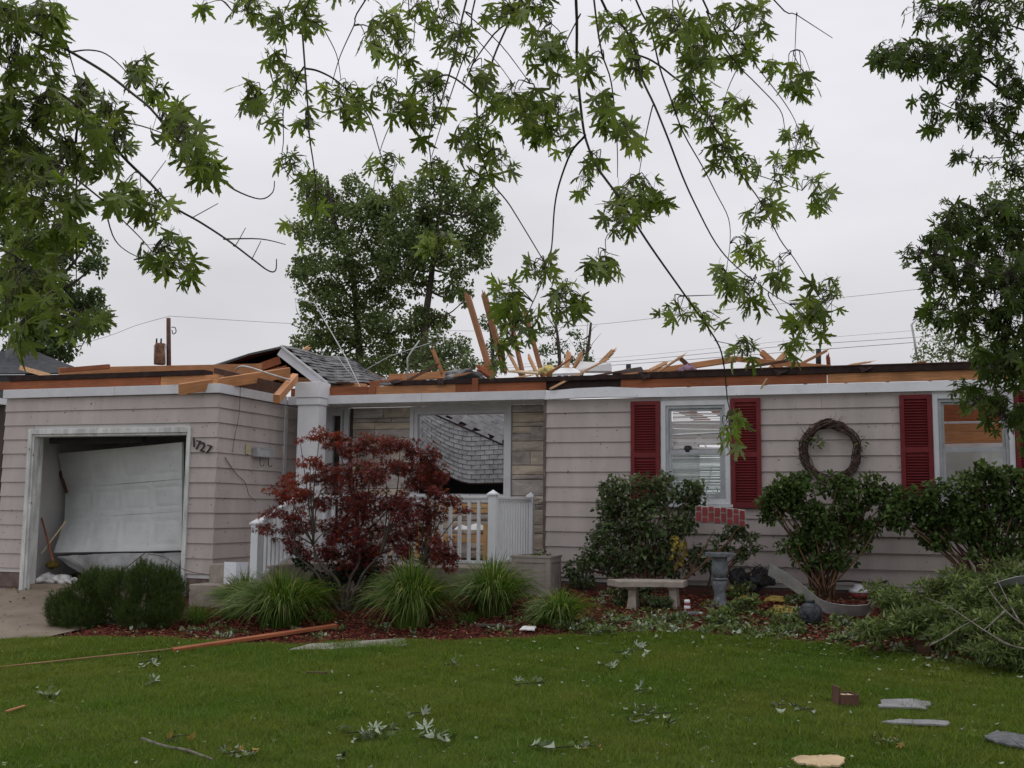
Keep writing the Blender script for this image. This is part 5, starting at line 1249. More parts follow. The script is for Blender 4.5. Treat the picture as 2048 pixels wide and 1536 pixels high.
mb.rng((px1+.0005,yb+w_,z0),(px1+.012,yb+s_-w_,z0+.12)); mb.rng((px1+.0005,yb+w_,z1-.09),(px1+.012,yb+s_-w_,z1-.03))
mb.build('panel_frame',M['planter'],pl,0.003)
boxframe_=MB(); boxframe_.rng((px0-.02,yb-.02,z1-.029),(px1+.02,yb+.035,z1)); boxframe_.rng((px0-.02,yb+s_-.035,z1-.029),(px1+.02,yb+s_+.02,z1)); boxframe_.rng((px0-.02,yb+.036,z1-.029),(px0+.035,yb+s_-.036,z1)); boxframe_.rng((px1-.035,yb+.036,z1-.029),(px1+.02,yb+s_-.036,z1)); boxframe_.build('rim',M['planter'],pl,0.003)
c=((px0+px1)/2+.08,yb+s_/2,z1-.02); f=foliage('seedling',[(c,(.12,.1,.07),60)],(OV,OF),LM['brush'],.05,parent=pl,sub=False)
# ---------------- curved concrete bench
cb=thing('concrete_bench','weathered curved concrete garden bench with a chipped end','bench')
zt=None; vs=[];fs=[]; pts=[]
A0=PG(1272,1230); 
ztop=PY(1224,1166,12.75).z
L0=PY(1226,1165,12.75); R0=PY(1372,1155,13.05); ztop=(L0.z+R0.z)/2
n=14
for i in range(n+1):
    u=i/n; x=L0.x+(R0.x-L0.x)*u; y=L0.y+(R0.y-L0.y)*u+.09*sin(pi*u)-.03; dx=(R0.x-L0.x); dy=(R0.y-L0.y)+.09*pi*cos(pi*u); l=math.hypot(dx,dy); nx2,ny2=-dy/l,dx/l
    ww=.17
    for (s,z) in ((-1,ztop-.075),(-1,ztop-.012),(-.93,ztop),(.93,ztop),(1,ztop-.012),(1,ztop-.075)):
        vs.append((x+nx2*s*ww,y+ny2*s*ww,z+random.uniform(-.002,.002)))
for i in range(n):
    for k in range(6): a=i*6+k; b=i*6+(k+1)%6; fs.append((a,b,b+6,a+6))
fs=[f[::-1] for f in fs]+[(0,1,2,3,4,5),tuple(n*6+k for k in reversed(range(6)))]
MB().add(vs,fs).build('seat',M['concrete'],cb,0.006)
for u in (.27,.83):
    x=L0.x+(R0.x-L0.x)*u; y=L0.y+(R0.y-L0.y)*u+.09*sin(pi*u)-.03; zg=G(x,y)-.04
    mb=MB(); prof=[(.16,zg,.06),(.15,zg+.08,.055),(.11,zg+.18,.045),(.12,zg+.26,.045),(.16,ztop-.10,.055),(.17,ztop-.077,.06)]
    vs=[(x+sx_*b_,y+sy_*a_*.8,z_) for (a_,z_,b_) in prof for sx_,sy_ in((-1,-1),(1,-1),(1,1),(-1,1))]; fs=[]
    for i in range(len(prof)-1):
        for k in range(4): a=i*4+k; b=i*4+(k+1)%4; fs.append((a,b,b+4,a+4))
    fs+=[(3,2,1,0),tuple(len(prof)*4-4+k for k in range(4))]
    mb.add(vs,fs).build('leg',M['concrete'],cb,0.006)
# ---------------- pedestal, ball, disk, can
pd=thing('stone_pedestal','grey carved stone pedestal missing its bowl, standing left of the hedge','pedestal')
b=PG(1440,1212); k=depth(b)/FPX; Hh=108*k
pr=[(.0,0),(.135,0),(.14,.03),(.10,.05),(.078,.10),(.066,.20),(.068,.28),(.085,.36),(.088,.44),(.072,.485)]
MB().lathe((b.x,b.y,b.z-.01),[(r,z*Hh/.98) for r,z in pr],24).build('lower_shaft',M['grey'],pd)
MB().lathe((b.x,b.y,b.z-.01),[(0,.484*Hh/.98),(.09,.486*Hh/.98),(.09,.52*Hh/.98),(0,.522*Hh/.98)],24).build('collar',M['grey'],pd)
MB().lathe((b.x,b.y,b.z-.01),[(r,z*Hh/.98) for r,z in [(.07,.523),(.094,.60),(.098,.70),(.085,.80),(.088,.88),(.10,.915)]],24).build('upper_shaft',M['grey'],pd)
mb=MB(); mb.box((b.x,b.y,b.z-.01+Hh*.955),(.27,.27,.05),Matrix.Rotation(.5,3,'Z')); mb.build('capital',M['grey'],pd,0.008)
bl=PG(1622,1250); kk=depth(bl)/FPX; r_=24*kk
gb=thing('garden_ball','dark weathered stone garden ball lying in front of the metal strip','ball')
lump('ball',(bl.x,bl.y,G(bl.x,bl.y)+r_*.9),(r_,r_,r_),M['ball'],None,None,2,22,noise=.012,parent=gb)
MB().lathe((bl.x,bl.y,G(bl.x,bl.y)+r_*1.86),[(.0,0),(.05,0),(.045,.025),(0,.03)],16).build('knob',M['ball'],gb)
dk=PG(1385,1228); tag(MB().lathe((dk.x,dk.y,dk.z),[(0,0),(.13,0),(.13,.025),(0,.03)],24).build('stone_disk',M['grey']),'round grey stepping disk under the drink can','disk')
cn=thing('drink_can','small red and white drink can standing on the grey disk','can')
MB().lathe((dk.x-.06,dk.y,dk.z+.031),[(0,0),(.028,0),(.034,.008),(.034,.09)],16).build('body',M['printred'],cn)
MB().lathe((dk.x-.06,dk.y,dk.z+.031),[(.034,.091),(.034,.115),(.027,.128),(0,.126)],16).build('top',M['white'],cn)
MB().lathe((dk.x-.06,dk.y,dk.z+.031),[(.0345,.03),(.0350,.031),(.0350,.06),(.0345,.061)],16).build('band',M['white'],cn)
bk=PG(1718,1197); cn=thing('lantern_cap','small white-topped red lantern lying by the foundation right of the hedge','lantern')
MB().lathe((bk.x,bk.y,G(bk.x,bk.y)),[(0,0),(.09,0),(.12,.03),(.11,.07),(0,.07)],16).build('base',M['printred'],cn)
MB().lathe((bk.x,bk.y,G(bk.x,bk.y)+.071),[(0,0),(.12,0),(.11,.04),(.06,.05),(.06,.08),(.07,.09),(0,.095)],16).build('top',M['white'],cn)
# ---------------- twisted metal strip
def ribbon(pts, w, m, label, cat, name, tw=None, t=.004):
    P=smooth_path(pts,6); n=len(P); vs=[];fs=[]
    for i,p in enumerate(P):
        d=(P[min(i+1,n-1)]-P[max(i-1,0)]).normalized(); a=(tw[0]+(tw[1]-tw[0])*i/(n-1)) if tw else 0
        up=Vector((0,-sin(a),cos(a))); s=up-d*up.dot(d); s.normalize(); nn_=d.cross(s)
        for q in (-1,1):
            for e_ in (-1,1): vs.append(p+s*q*w/2+nn_*e_*t/2)
    for i in range(n-1):
        a=i*4
        for (x,y) in ((0,1),(1,3),(3,2),(2,0)): fs.append((a+x,a+y,a+4+y,a+4+x))
    fs+=[(0,2,3,1),tuple(n*4-4+k for k in (0,1,3,2))]
    return tag(MB().add(vs,fs).build(name,m),label,cat)
ribbon([PY(1538,1138,13.55),PY(1575,1160,13.4),PY(1610,1186,13.2),PY(1645,1212,12.9),PY(1690,1221,12.75),PY(1735,1218,12.7),PY(1752,1196,12.7),PY(1782,1190,12.7),PY(1800,1192,12.75)],.16,M['metal'],'long twisted grey aluminium gutter strip lying across the bed','gutter strip','gutter_strip',(.2,1.1))
ribbon([PY(1990,1172,12.2),PY(2015,1165,12.2),PY(2040,1160,12.2),PY(2080,1160,12.2)],.10,M['metal'],'pale metal strip end sticking out of the fallen branches','metal strip','metal_strip',(.9,.5))
sheetbox([PG(1965,1190,.15),PG(1998,1188,.15),PG(1992,1172,.35),PG(1970,1172,.35)],.02,M['foam'],'white_bag','crumpled white scrap in the fallen branches','scrap')
# tangle of dark debris by the wall
td=thing('debris_tangle','dark tangle of roots and broken pots against the wall behind the pedestal','debris')
for k,(x,y) in enumerate(((1500,1165),(1478,1150),(1525,1150))): lump('root_clod',PY(x,y+6,13.9),(.13,.1,.09),M['ball'],None,None,k+20,noise=.4,parent=td)
mb=MB()
for k in range(14):
    p=PY(1480+k*5,1160,13.85); mb.tube(smooth_path([p,p+Vector((RNG.uniform(-.2,.2),-.05,RNG.uniform(0,.2))),p+Vector((RNG.uniform(-.35,.35),-.1,RNG.uniform(-.05,.25)))],3),.008,.003,5)
mb.build('roots',M['twig'],td)
tag(MB().tube(smooth_path([PY(1670,1163,14.0),PY(1700,1162,14.1),PY(1745,1167,14.15),PY(1775,1162,14.15)]),.012,.012,6).build('hose',M['black']),'thin black hose lying along the foot of the bedroom wall','hose')
# ---------------- brick-print panel
bp=thing('brick_print_panel','curled red brick-print panel with white joints caught in the shrub','panel')
Yb=13.35; nb_=(3,7); 
def bpw(u,v,off=0.0):
    px=1391+u*100; py=1012+v*34+(8*u*u); p=PY(px,py,Yb-.06*sin(u*2.6)); p.y-=off; return p
vs=[];fs=[];n=20
for j in range(5):
    for i in range(n+1): vs.append(bpw(i/n,j/4))
for j in range(4):
    for i in range(n): a=j*(n+1)+i; fs.append((a,a+n+1,a+n+2,a+1))
bo=MB().add(vs,fs,True).build('backing',mat('brick_print_joint',(.38,.35,.34),.8,.1,8),bp); bo.modifiers.new('s','SOLIDIFY').thickness=.012
for i in range(8):
    v=-.25+(i%2)*.30-.02
    while v<1:
        v0,v1=max(v+.03,.02),min(v+.55,.98); u0,u1=i/8+.014,(i+1)/8-.014
        if v1-v0>.06:
            q=[bpw(u0,v0,.012),bpw(u0,v1,.012),bpw(u1,v1,.012),bpw(u1,v0,.012)]; b_=[bpw(u0,v0,-.002),bpw(u0,v1,-.002),bpw(u1,v1,-.002),bpw(u1,v0,-.002)]
            MB().add(q+b_,[(0,1,2,3),(7,6,5,4),(0,4,5,1),(1,5,6,2),(2,6,7,3),(3,7,4,0)]).build('brick',M['printred'],bp)
        v+=.60
ys=thing('yellowed_sprig','yellowed leaf spray hanging among the viburnum stems','leaf sprig'); c,r=E(1357,1100,15,30,Y=13.38)
MB().tube([PY(1372,1150,13.4),Vector(c)],.006,.004,5).build('stem',M['redstem'],ys)
foliage('leaves',[(c,r,60)],(OV,OF),leafmat('yellowed_leaf',(.30,.22,.045),(.24,.19,.06),.25,.35,alt=(.14,.14,.05)),.07,parent=ys,sub=False)['kind']='stuff'
YS_=[]
for (a,b,c,d,lb) in (((1532,1226),(1600,1224),(1588,1212),(1550,1210),'largest flat yellow insulation piece left of the garden ball'),((1478,1196),(1500,1196),(1498,1190),(1482,1190),'small yellow insulation piece right of the pedestal'),((1528,1200),(1572,1202),(1566,1192),(1540,1190),'yellow insulation piece under the metal strip'),((1450,1178),(1472,1182),(1470,1172),(1456,1170),'yellow scrap just behind the pedestal shaft'),((1142,1236),(1168,1238),(1164,1228),(1148,1227),'pale yellow scrap at the right edge of the small grass clump')):
    YS_.append((a,b,d,c,lb))
# ---------------- wreath
wr=thing('twig_wreath','large round grapevine twig wreath hanging on the beige wall between shutters','wreath')
wc=PY(1661,903,YR-.09); kr=depth(wc)/FPX; mb=MB(); Rm=52*kr
for k in range(100):
    a0=random.uniform(0,2*pi); ln=random.uniform(1.2,3.6); rr_=Rm+random.gauss(0,.022); ph=random.uniform(0,6); P=[]
    for i in range(14):
        a=a0+ln*i/13; r2=rr_+.02*sin(a*5+ph)*random.uniform(.6,1.2); P.append(wc+Vector((cos(a)*r2,.045*sin(a*6+ph)+random.uniform(-.01,.01),sin(a)*r2*1.06)))
    mb.tube(P,.007,.005,5,cap=False)
mb.build('twig_ring',mat('wreath_vine',(.10,.066,.055),.9,.35,20),wr)
mb=MB()
for k in range(46):
    a=random.uniform(0,2*pi); p=wc+Vector((cos(a)*Rm,-.03,sin(a)*Rm)); d=Vector((cos(a+random.uniform(-1.6,1.6)),random.uniform(-.5,.1),sin(a+random.uniform(-1.6,1.6)))); mb.tube([p,p+d*.07,p+d*.07*1.6+Vector((0,0,.02))],.004,.002,4)
mb.build('twig_ends',M['twig'],wr)
c,r=E(1632,885,16,12,Y=YR-.13); foliage('leaf_sprig',[(c,r,26),(E(1722,885,8,14,Y=YR-.13)[0],E(1722,885,8,14,Y=YR-.13)[1],8)],(OV,OF),LM['brush'],.06,parent=wr,sub=False)
# ---------------- white folded panel on the step
fp=MB(); a=PY(452,1127,12.30); z=.625; zt=z+.275
fp.add([(a.x,12.26,z),(a.x+.20,12.22,z),(a.x+.30,12.34,z),(a.x,12.26,zt),(a.x+.20,12.22,zt),(a.x+.30,12.34,zt)],[(0,1,4,3),(1,2,5,4)])
o=fp.build('white_carton',M['white'],None); o.modifiers.new('s','SOLIDIFY').thickness=.01; tag(o,'white folded corner panel standing on the concrete step','panel')
# ---------------- garage debris
gdb=thing('garage_debris','heap of torn white paper and plaster just inside the garage','debris')
for k,(x,y,s) in enumerate(((95,1155,.16),(120,1160,.14),(105,1142,.12),(75,1160,.08),(140,1162,.1))): 
    p=PY(x,y,12.9); p.z=.50+s*.25; lump('scrap',p,(s,s,s*.4),M['inner'],None,None,k+30,noise=.6,n=8,parent=gdb)
lump('ball',PY(104,1130,13.2),(.10,.08,.05),M['yellow'],None,None,41,parent=gdb).name='yellow_scrap'
lumber(PY(83,1035,13.1),PY(106,1122,12.9),.022,.022,M['woodred'],'thin red pole leaning inside the garage doorway',cat='pole',name='pole')
lumber(PY(132,1042,13.2),PY(82,1108,12.95),.02,.02,M['ply'],'thin pale pole crossing the red pole in the garage',cat='pole',name='pole')
sheetbox([PG(50,1168,.03),PG(110,1166,.03),PG(140,1158,.05),PG(80,1156,.05)],.01,M['inner'],'paper_scrap','torn white paper sheet at the garage threshold','paper')
tag(MB().tube([PG(368,1186),PG(370,1120)+Vector((0,0,.0))],.001).build('tmp',M['trim']),'x','x'); bpy.data.objects.remove(bpy.data.objects['tmp'])
tag(MB().tube(smooth_path([PY(295,1108,12.35),PY(330,1115,12.3),PY(370,1140,12.2),PY(420,1150,12.1)]),.004,.004,5).build('wire',M['black']),'loose wire trailing from the garage door to the steps','wire')
lumber(PY(290,1106,12.3),PY(218,1162,12.0),.012,.012,M['wooddark'],'thin dark stick leaning on the bent lowest garage door panel',cat='stick',name='stick')
# ---------------- long boards and slabs at lawn edge
pts=[PG(-30,1338,.03),PG(560,1266,.06)]
lumber(PG(345,1300,.06),PG(672,1251,.07),.07,.035,M['woodred'],'long red-brown board lying along the mulch edge',roll=.1)
lumber(PG(-40,1338,.045),PG(370,1295,.055),.025,.012,mat('brown_strip',(.30,.17,.09),.8,.2,3),'thin brown strip lying on the grass left of the red-brown board',cat='strip',name='wood_strip')
lumber(PG(12,1423,.06),PG(48,1412,.06),.02,.015,M['wood'],'short orange splinter on the grass at the left edge',cat='splinter',name='splinter')
lumber(PG(615,1345,.06),PG(654,1346,.06),.03,.02,M['wooddark'],'short dark brown stick alone on the middle lawn',cat='stick',name='stick')
def paver(px0,py0,px1,py1,px2,py2,px3,py3,lb):
    P=[PG(px0,py0,.055),PG(px1,py1,.055),PG(px2,py2,.055),PG(px3,py3,.055)]
    lo=[p-Vector((0,0,.06)) for p in P]
    tag(MB().add(P+lo,[(0,1,2,3),(7,6,5,4),(0,4,5,1),(1,5,6,2),(2,6,7,3),(3,7,4,0)]).build('stepping_slab',M['slab'],None,.006),lb,'paving slab')
paver(668,1296,817,1290,808,1276,690,1283,'right one of two pale concrete slabs at the lawn edge')
paver(575,1299,666,1297,686,1284,620,1287,'left one of two pale concrete slabs at the lawn edge')
# ---------------- lawn debris
def openbox(p, w, d, h, rot, label, m=M['wooddark']):
    t=thing('wooden_box',label,'box'); R=Matrix.Rotation(rot,3,'Z'); c=Vector(p)
    def bx(a,s_,nm,mm=m): MB().box(c+R@Vector(a),s_,R).build(nm,mm,t,.002)
    th=.012
    bx((0,-d/2,h/2),(w,th,h),'side'); bx((0,d/2,h/2),(w,th,h),'side'); bx((-w/2+th/2,0,h/2),(th,d-th*1.2,h),'side'); bx((w/2-th/2,0,h/2),(th,d-th*1.2,h),'side'); bx((0,0,h*.86),(w-2.1*th,d-1.2*th,.008),'lid',M['ply'])
    mb=MB()
    for k in range(3): mb.tube([c+R@Vector((-w*.3+k*w*.3-.01,-d*.3,h*.86+.008)),c+R@Vector((-w*.3+k*w*.3+.01,d*.1,h*.86+.008)),c+R@Vector((-w*.3+k*w*.3-.015,d*.35,h*.86+.008))],.003,.003,4)
    mb.build('scroll_mark',M['wooddark'],t)
    return t,R,c
t,R,c=openbox(PG(1693,1415),.15,.16,.11,.35,'dark wooden box tipped on the lawn beside the grey shingle scrap')
MB().box(c+R@Vector((-.085,0,.08)),(.012,.17,.17),R@Matrix.Rotation(.12,3,'Y')).build('flap',M['wooddark'],t,.002)
t,R,c=openbox(PG(1845,1309),.135,.12,.10,.1,'small dark wooden box at the right end of the mulch bed')
MB().box(c+R@Vector((0,.065,.06)),(.15,.012,.13),R).build('flap',M['wooddark'],t,.002)
def ragged(P,amp,n=5):
    out=[]
    for i in range(len(P)):
        a,b=P[i],P[(i+1)%len(P)]
        for k in range(n):
            p=a.lerp(b,k/n); out.append(p+Vector((random.uniform(-amp,amp),random.uniform(-amp,amp),random.uniform(-amp,amp)*.25)))
    return out
def scrap(pts,h,m,name,label,cat):
    P=ragged([PG(x,y,h) for x,y in pts],.014)
    n=len(P); c=sum(P,Vector())/n+Vector((0,0,.012)); V=[p for p in P]+[p-Vector((0,0,.012)) for p in P]+[c,c-Vector((0,0,.012))]
    F=[((i+1)%n,i,2*n) for i in range(n)]+[(i+n,(i+1)%n+n,2*n+1) for i in range(n)]+[(i,(i+1)%n,(i+1)%n+n,i+n) for i in range(n)]
    return tag(MB().add(V,F).build(name,m),label,cat)
scrap([(1757,1412),(1850,1416),(1864,1404),(1835,1397),(1765,1397)],.06,M['shingle'],'shingle_scrap','torn grey shingle piece right of the dark wooden box','shingle')
scrap([(1764,1443),(1895,1449),(1898,1441),(1800,1437)],.07,M['shingle'],'shingle_strip','narrow grey shingle strip on the lawn below the torn shingle','shingle')
sp_=scrap([(1968,1475),(2010,1488),(2060,1496),(2060,1470),(1990,1460)],.075,M['shingledark'],'shingle_scrap','ragged dark shingle piece at the lower right edge','shingle')
scrap([(1583,1516),(1600,1526),(1640,1531),(1684,1530),(1686,1514),(1672,1509),(1640,1510),(1605,1511)],.06,M['cardboard'],'board_scrap','tan flat board scrap on the near lawn at the bottom','board')
scrap([(1040,1258),(1068,1259),(1072,1252),(1046,1251)],.05,M['foam'],'foam_scrap','small white foam scrap on the mulch in front of the planter','foam')
for (a,b,d,c,lb) in YS_: scrap([a,b,c,d],.05,M['yellow'],'insulation_scrap',lb,'insulation')
# branches on the lawn
def stick(pts,r0,r1,m,name,label,cat,h=.055,parent=None):
    o=MB().tube(smooth_path([PG(x,y,h+random.uniform(0,.01)) for x,y in pts]),r0,r1,7).build(name,m,parent)
    if label: tag(o,label,cat)
    return o
stick([(284,1478),(325,1492),(370,1500),(400,1510),(425,1519)],.014,.008,M['palebranch'],'fallen_branch','pale bare branch lying on the near lawn at left','branch')
stick([(955,1251),(990,1252),(1028,1254)],.025,.02,M['bark'],'dead_branch','short thick dead branch in front of the middle grass clumps','branch',.04)
stick([(1030,1252),(1060,1238),(1095,1232),(1130,1236)],.008,.004,M['bark'],'dead_twig','thin curved twig beside the short thick dead branch','twig',.05)
CUR=([(0,0,0),(-.28,.3,.22),(0,.35,0),(.26,.32,.2),(-.34,.7,.3),(0,.7,-.05),(.2,.75,.25),(.05,1.0,-.25)],[(0,2,1),(0,3,2),(1,2,5),(1,5,4),(2,3,6),(2,6,5),(4,5,7),(5,6,7)])
SLF=star_leaf(MAPLE,.7,.15,.3,1.25)
def sprig(px,py,w,h,n,label,m='silver',s=.075):
    t=thing('leaf_sprig',label,'leaf sprig'); mb=MB(); c=PG(px,py); k=depth(c)/FPX
    P=[];
    mb.tube(smooth_path([PG(px-w*.5,py+h*.2,.06),PG(px,py,.07),PG(px+w*.5,py-h*.1,.06)]),.005,.003,5); mb.build('stem',M['twig'],t)
    pos=np.array([PG(px+RNG.uniform(-1,1)*w*.5,py+RNG.uniform(-1,1)*h*.5,RNG.uniform(.05,.10)) for _ in range(n)])
    tip=np.stack([RNG.normal(size=n),RNG.normal(size=n)*.8,RNG.normal(size=n)*.35],1); nr=np.stack([RNG.normal(size=n)*.5,RNG.normal(size=n)*.5-.3,-np.ones(n)*np.sign(RNG.random(n)-.25)],1)
    h_=max(1,n//2); R_=frames(tip,nr); ss=s*RNG.uniform(.4,1.15,n)
    scatter('leaves',SLF[0],SLF[1],pos[:h_],R_[:h_],ss[:h_],LM[m],t)['kind']='stuff'
    if n>h_: scatter('curled_leaves',CUR[0],CUR[1],pos[h_:],R_[h_:],ss[h_:]*1.25,LM[m],t)['kind']='stuff'
for a in ((745,1461,105,26,18,'long sprig of silvery leaves on the near lawn at centre'),(870,1468,62,34,14,'compact sprig of silvery leaves right of the long one on the near lawn'),(1300,1428,92,36,13,'bright silvery maple leaf sprig on the lawn right of centre'),(1058,1366,60,16,8,'small silvery sprig on the middle lawn below the white foam scrap'),(297,1322,44,18,8,'silvery sprig on the grass just below the red-brown board'),(97,1387,32,8,5,'tiny silvery leaf pair on the left lawn'),(1210,1328,40,10,5,'tiny silvery leaf pair on the lawn below the concrete bench'),(1555,1410,30,14,5,'pair of curled silvery leaves left of the dark wooden box'),(1605,1418,34,16,6,'curled silvery leaves on a thin stem just left of the dark wooden box'),(1260,1300,60,26,12,'silvery leaf sprig at the lawn edge below the bench'),(903,1328,30,8,4,'tiny pale leaf cluster on the upper lawn at centre'),(835,1425,36,8,4,'single pale leaf with a stalk above the compact sprig'),(1285,1380,30,18,5,'small leaf cluster above the bright silvery maple sprig'),(310,1363,16,5,3,'very small pale leaf left of centre on the lawn'),(1075,1490,36,12,4,'small pale and yellow leaf on the near lawn'),(680,1512,14,8,3,'single pale leaf at the bottom of the lawn')):
    sprig(*a)
for a in ((355,1472,50,18,10,'green leafy twig above the pale bare branch','litter',.05),(485,1503,80,22,22,'green leafy twig right of the pale bare branch','litter',.045),(1160,1492,100,16,16,'dark feathery green twig on the near lawn right of centre','litter',.04),(1775,1480,60,16,12,'dark feathery green tuft on the near lawn below the shingles','litter',.04)):
    sprig(*a)
# ---------------- fallen brush at right
bt=thing('fallen_brush','heap of fallen feathery green branches filling the lower right corner','fallen branches')
cl=[]
for (px,py,rx,ry) in ((1800,1200,46,26),(1850,1190,50,34),(1900,1180,46,34),(1880,1230,56,32),(1830,1240,50,26),(1950,1210,50,38),(2000,1180,46,34),(2040,1170,36,40),(1960,1260,56,34),(2020,1240,46,44),(2060,1220,46,50),(1990,1300,50,30),(2050,1300,46,44),(1900,1270,46,22),(1770,1250,40,20),(2030,1130,30,20),(2000,1140,30,24),(1760,1180,30,16),(1920,1150,30,20),(2080,1330,50,40),(2120,1200,50,50),(2140,1290,50,50),(1740,1262,36,16)):
    Y=np.interp(py,[1130,1300],[13.0,10.9]); c,r=E(px,py,rx,ry,Y=Y,deep=.7); c=(c[0],c[1],max(c[2],G(c[0],c[1])+.08)); cl.append((c,(r[0]*1.1,r[1],r[2]*.85),int(rx*ry*.55)))
f=foliage('foliage',cl,(NV,NF),LM['brush'],.085,parent=bt,subn=14,subr=.5,droop=.1,upn=.6); f['kind']='stuff'
for L_ in ([(2070,1260),(2040,1245),(2010,1220),(1985,1190),(1970,1165)],[(2010,1222),(1985,1245),(1965,1262)],[(1860,1290),(1890,1275),(1920,1255),(1960,1235)],[(2070,1300),(2020,1290),(1960,1255),(1900,1215),(1850,1195)],[(2040,1245),(2015,1200),(1990,1150)]):
    P=smooth_path([PY(x,y,float(np.interp(y,[1130,1300],[12.7,10.6]))-.15) for x,y in L_]); MB().tube(P,.009,.004,6).build('limb',M['palebranch'],bt)
# ================================================================== ground litter
def in_bed(x,y): return (y>bed_y(x))&(x>-8.7)
def chips(n, x0,x1,y0,y1, name, m, size, keep, h=.012, kind='stuff'):
    x=RNG.uniform(x0,x1,n); y=RNG.uniform(y0,y1,n); k=keep(x,y); x=x[k];y=y[k]; n=len(x)
    B=np.array([(-.5,-.16,-.08),(.5,-.12,-.08),(.5,.12,-.08),(-.5,.16,-.08),(-.45,-.1,.1),(.4,-.12,.08),(.42,.1,.1),(-.5,.1,.06)])
    FB=np.array([(0,3,2,1),(4,5,6,7),(0,1,5,4),(1,2,6,5),(2,3,7,6),(3,0,4,7)])
    a=RNG.uniform(0,2*pi,n); tip=np.stack([np.cos(a),np.sin(a),RNG.normal(0,.3,n)],1); up=np.stack([RNG.normal(0,.5,n),RNG.normal(0,.5,n),np.ones(n)],1)
    R_=frames(tip,up); R_=R_[:,:,[1,0,2]]*np.array([1,-1,1])[None,None,:]
    pos=np.stack([x,y,ground(x,y)+RNG.uniform(.004,h+.012,n)],1)
    s=size*RNG.uniform(.5,1.3,n)
    o=scatter(name,B,FB,pos,R_,s,m); o['kind']=kind; o['label']='red shredded wood mulch'; o['category']='mulch'; return o
chips(60000,-9.1,7,9.4,13.6,'mulch_chips',M['chip'],.045,lambda x,y:in_bed(x,y),.02)
chips(3500,-9.1,5,9.4,13.6,'pale_chips',mat('pale_chip',(.36,.20,.12),.9,.2,9,island=.6),.035,lambda x,y:in_bed(x,y),.03)
def litter(name,n,x0,x1,y0,y1,keep,m,size,tmpl=(OV,OF),up=1.0,h=.03,label=None):
    x=RNG.uniform(x0,x1,n); y=RNG.uniform(y0,y1,n); k=keep(x,y); x=x[k];y=y[k];n=len(x)
    pos=np.stack([x,y,ground(x,y)+RNG.uniform(.012,h,n)],1); tip=np.stack([RNG.normal(size=n),RNG.normal(size=n),RNG.normal(size=n)*.25],1)
    nr=np.stack([RNG.normal(size=n)*.35,RNG.normal(size=n)*.35,np.where(RNG.random(n)<.5,1,-1)*up],1)
    o=scatter(name,tmpl[0],tmpl[1],pos,frames(tip,nr),size*RNG.uniform(.5,1.3,n),m); tag(o,label,'leaf litter',kind='stuff'); return o
rnd=lambda n:RNG.random(n)
litter('leaf_litter',30000,-9,7,10,13.8,lambda x,y:in_bed(x,y)&(rnd(len(x))<np.clip(.10+.9*np.clip((x+3.8)/1.5,0,1)*np.clip((13.4-y)/1.2,.25,1),0,1)*np.where(np.sin(x*4.1)+np.sin(y*5.3+x*2)>-.6,1,.3)),LM['litter'],.042,h=.07,label='shredded green and silvery leaf litter over the mulch bed')
SLT=star_leaf(MAPLE,.5,.12,.2)
litter('leaf_litter',4200,-3.8,4,9.4,12.9,lambda x,y:(y>bed_y(x)-.45)&(rnd(len(x))<np.clip((x+3.8)/2,0,1)*np.exp(-np.abs(y-bed_y(x)-.1)/.5)),LM['silver'],.062,tmpl=(OV,OF),h=.07,label='silvery maple leaves strewn along the right lawn edge')
litter('leaf_litter',5200,-9,4,5.4,11.6,lambda x,y:(y<bed_y(x)+.1)&(rnd(len(x))<.35+.3*(x>-2.5)),LM['silver'],.030,h=.075,label='scattered leaf bits on the lawn')
litter('leaf_litter',700,-12.2,-8.7,9.8,12.6,lambda x,y:(rnd(len(x))<.25+.6*(y>11.6)),LM['litter'],.04,h=.035,label='leaf bits and grit scattered on the driveway')
cl=[]
for k in range(190):
    x=RNG.uniform(-3.6,5.5); y=bed_y(x)+abs(RNG.normal(0,.75))+.02
    if y>13.4: continue
    r_=RNG.uniform(.07,.20); cl.append(((x,y,G(x,y)+.03),(r_,r_*.8,RNG.uniform(.03,.09)),int(r_*420)))
for k in range(34):
    x=RNG.uniform(-8.2,-3.6); y=bed_y(x)+abs(RNG.normal(0,.4))+.3; r_=RNG.uniform(.05,.14); cl.append(((x,y,G(x,y)+.02),(r_,r_*.8,.03),int(r_*260)))
f=foliage('torn_greenery',cl,(OV,OF),LM['brush'],.050,subn=4,subr=.5,droop=.0,upn=.8,out=.8); tag(f,'torn green sprays strewn over the mulch bed','torn greenery',kind='stuff')
f=foliage('torn_silver_greenery',cl[::2],(OV,OF),LM['silver'],.050,subn=3,subr=.6,droop=.0,upn=-.8,out=.8); tag(f,'torn silvery leaves strewn over the mulch bed','torn greenery',kind='stuff')
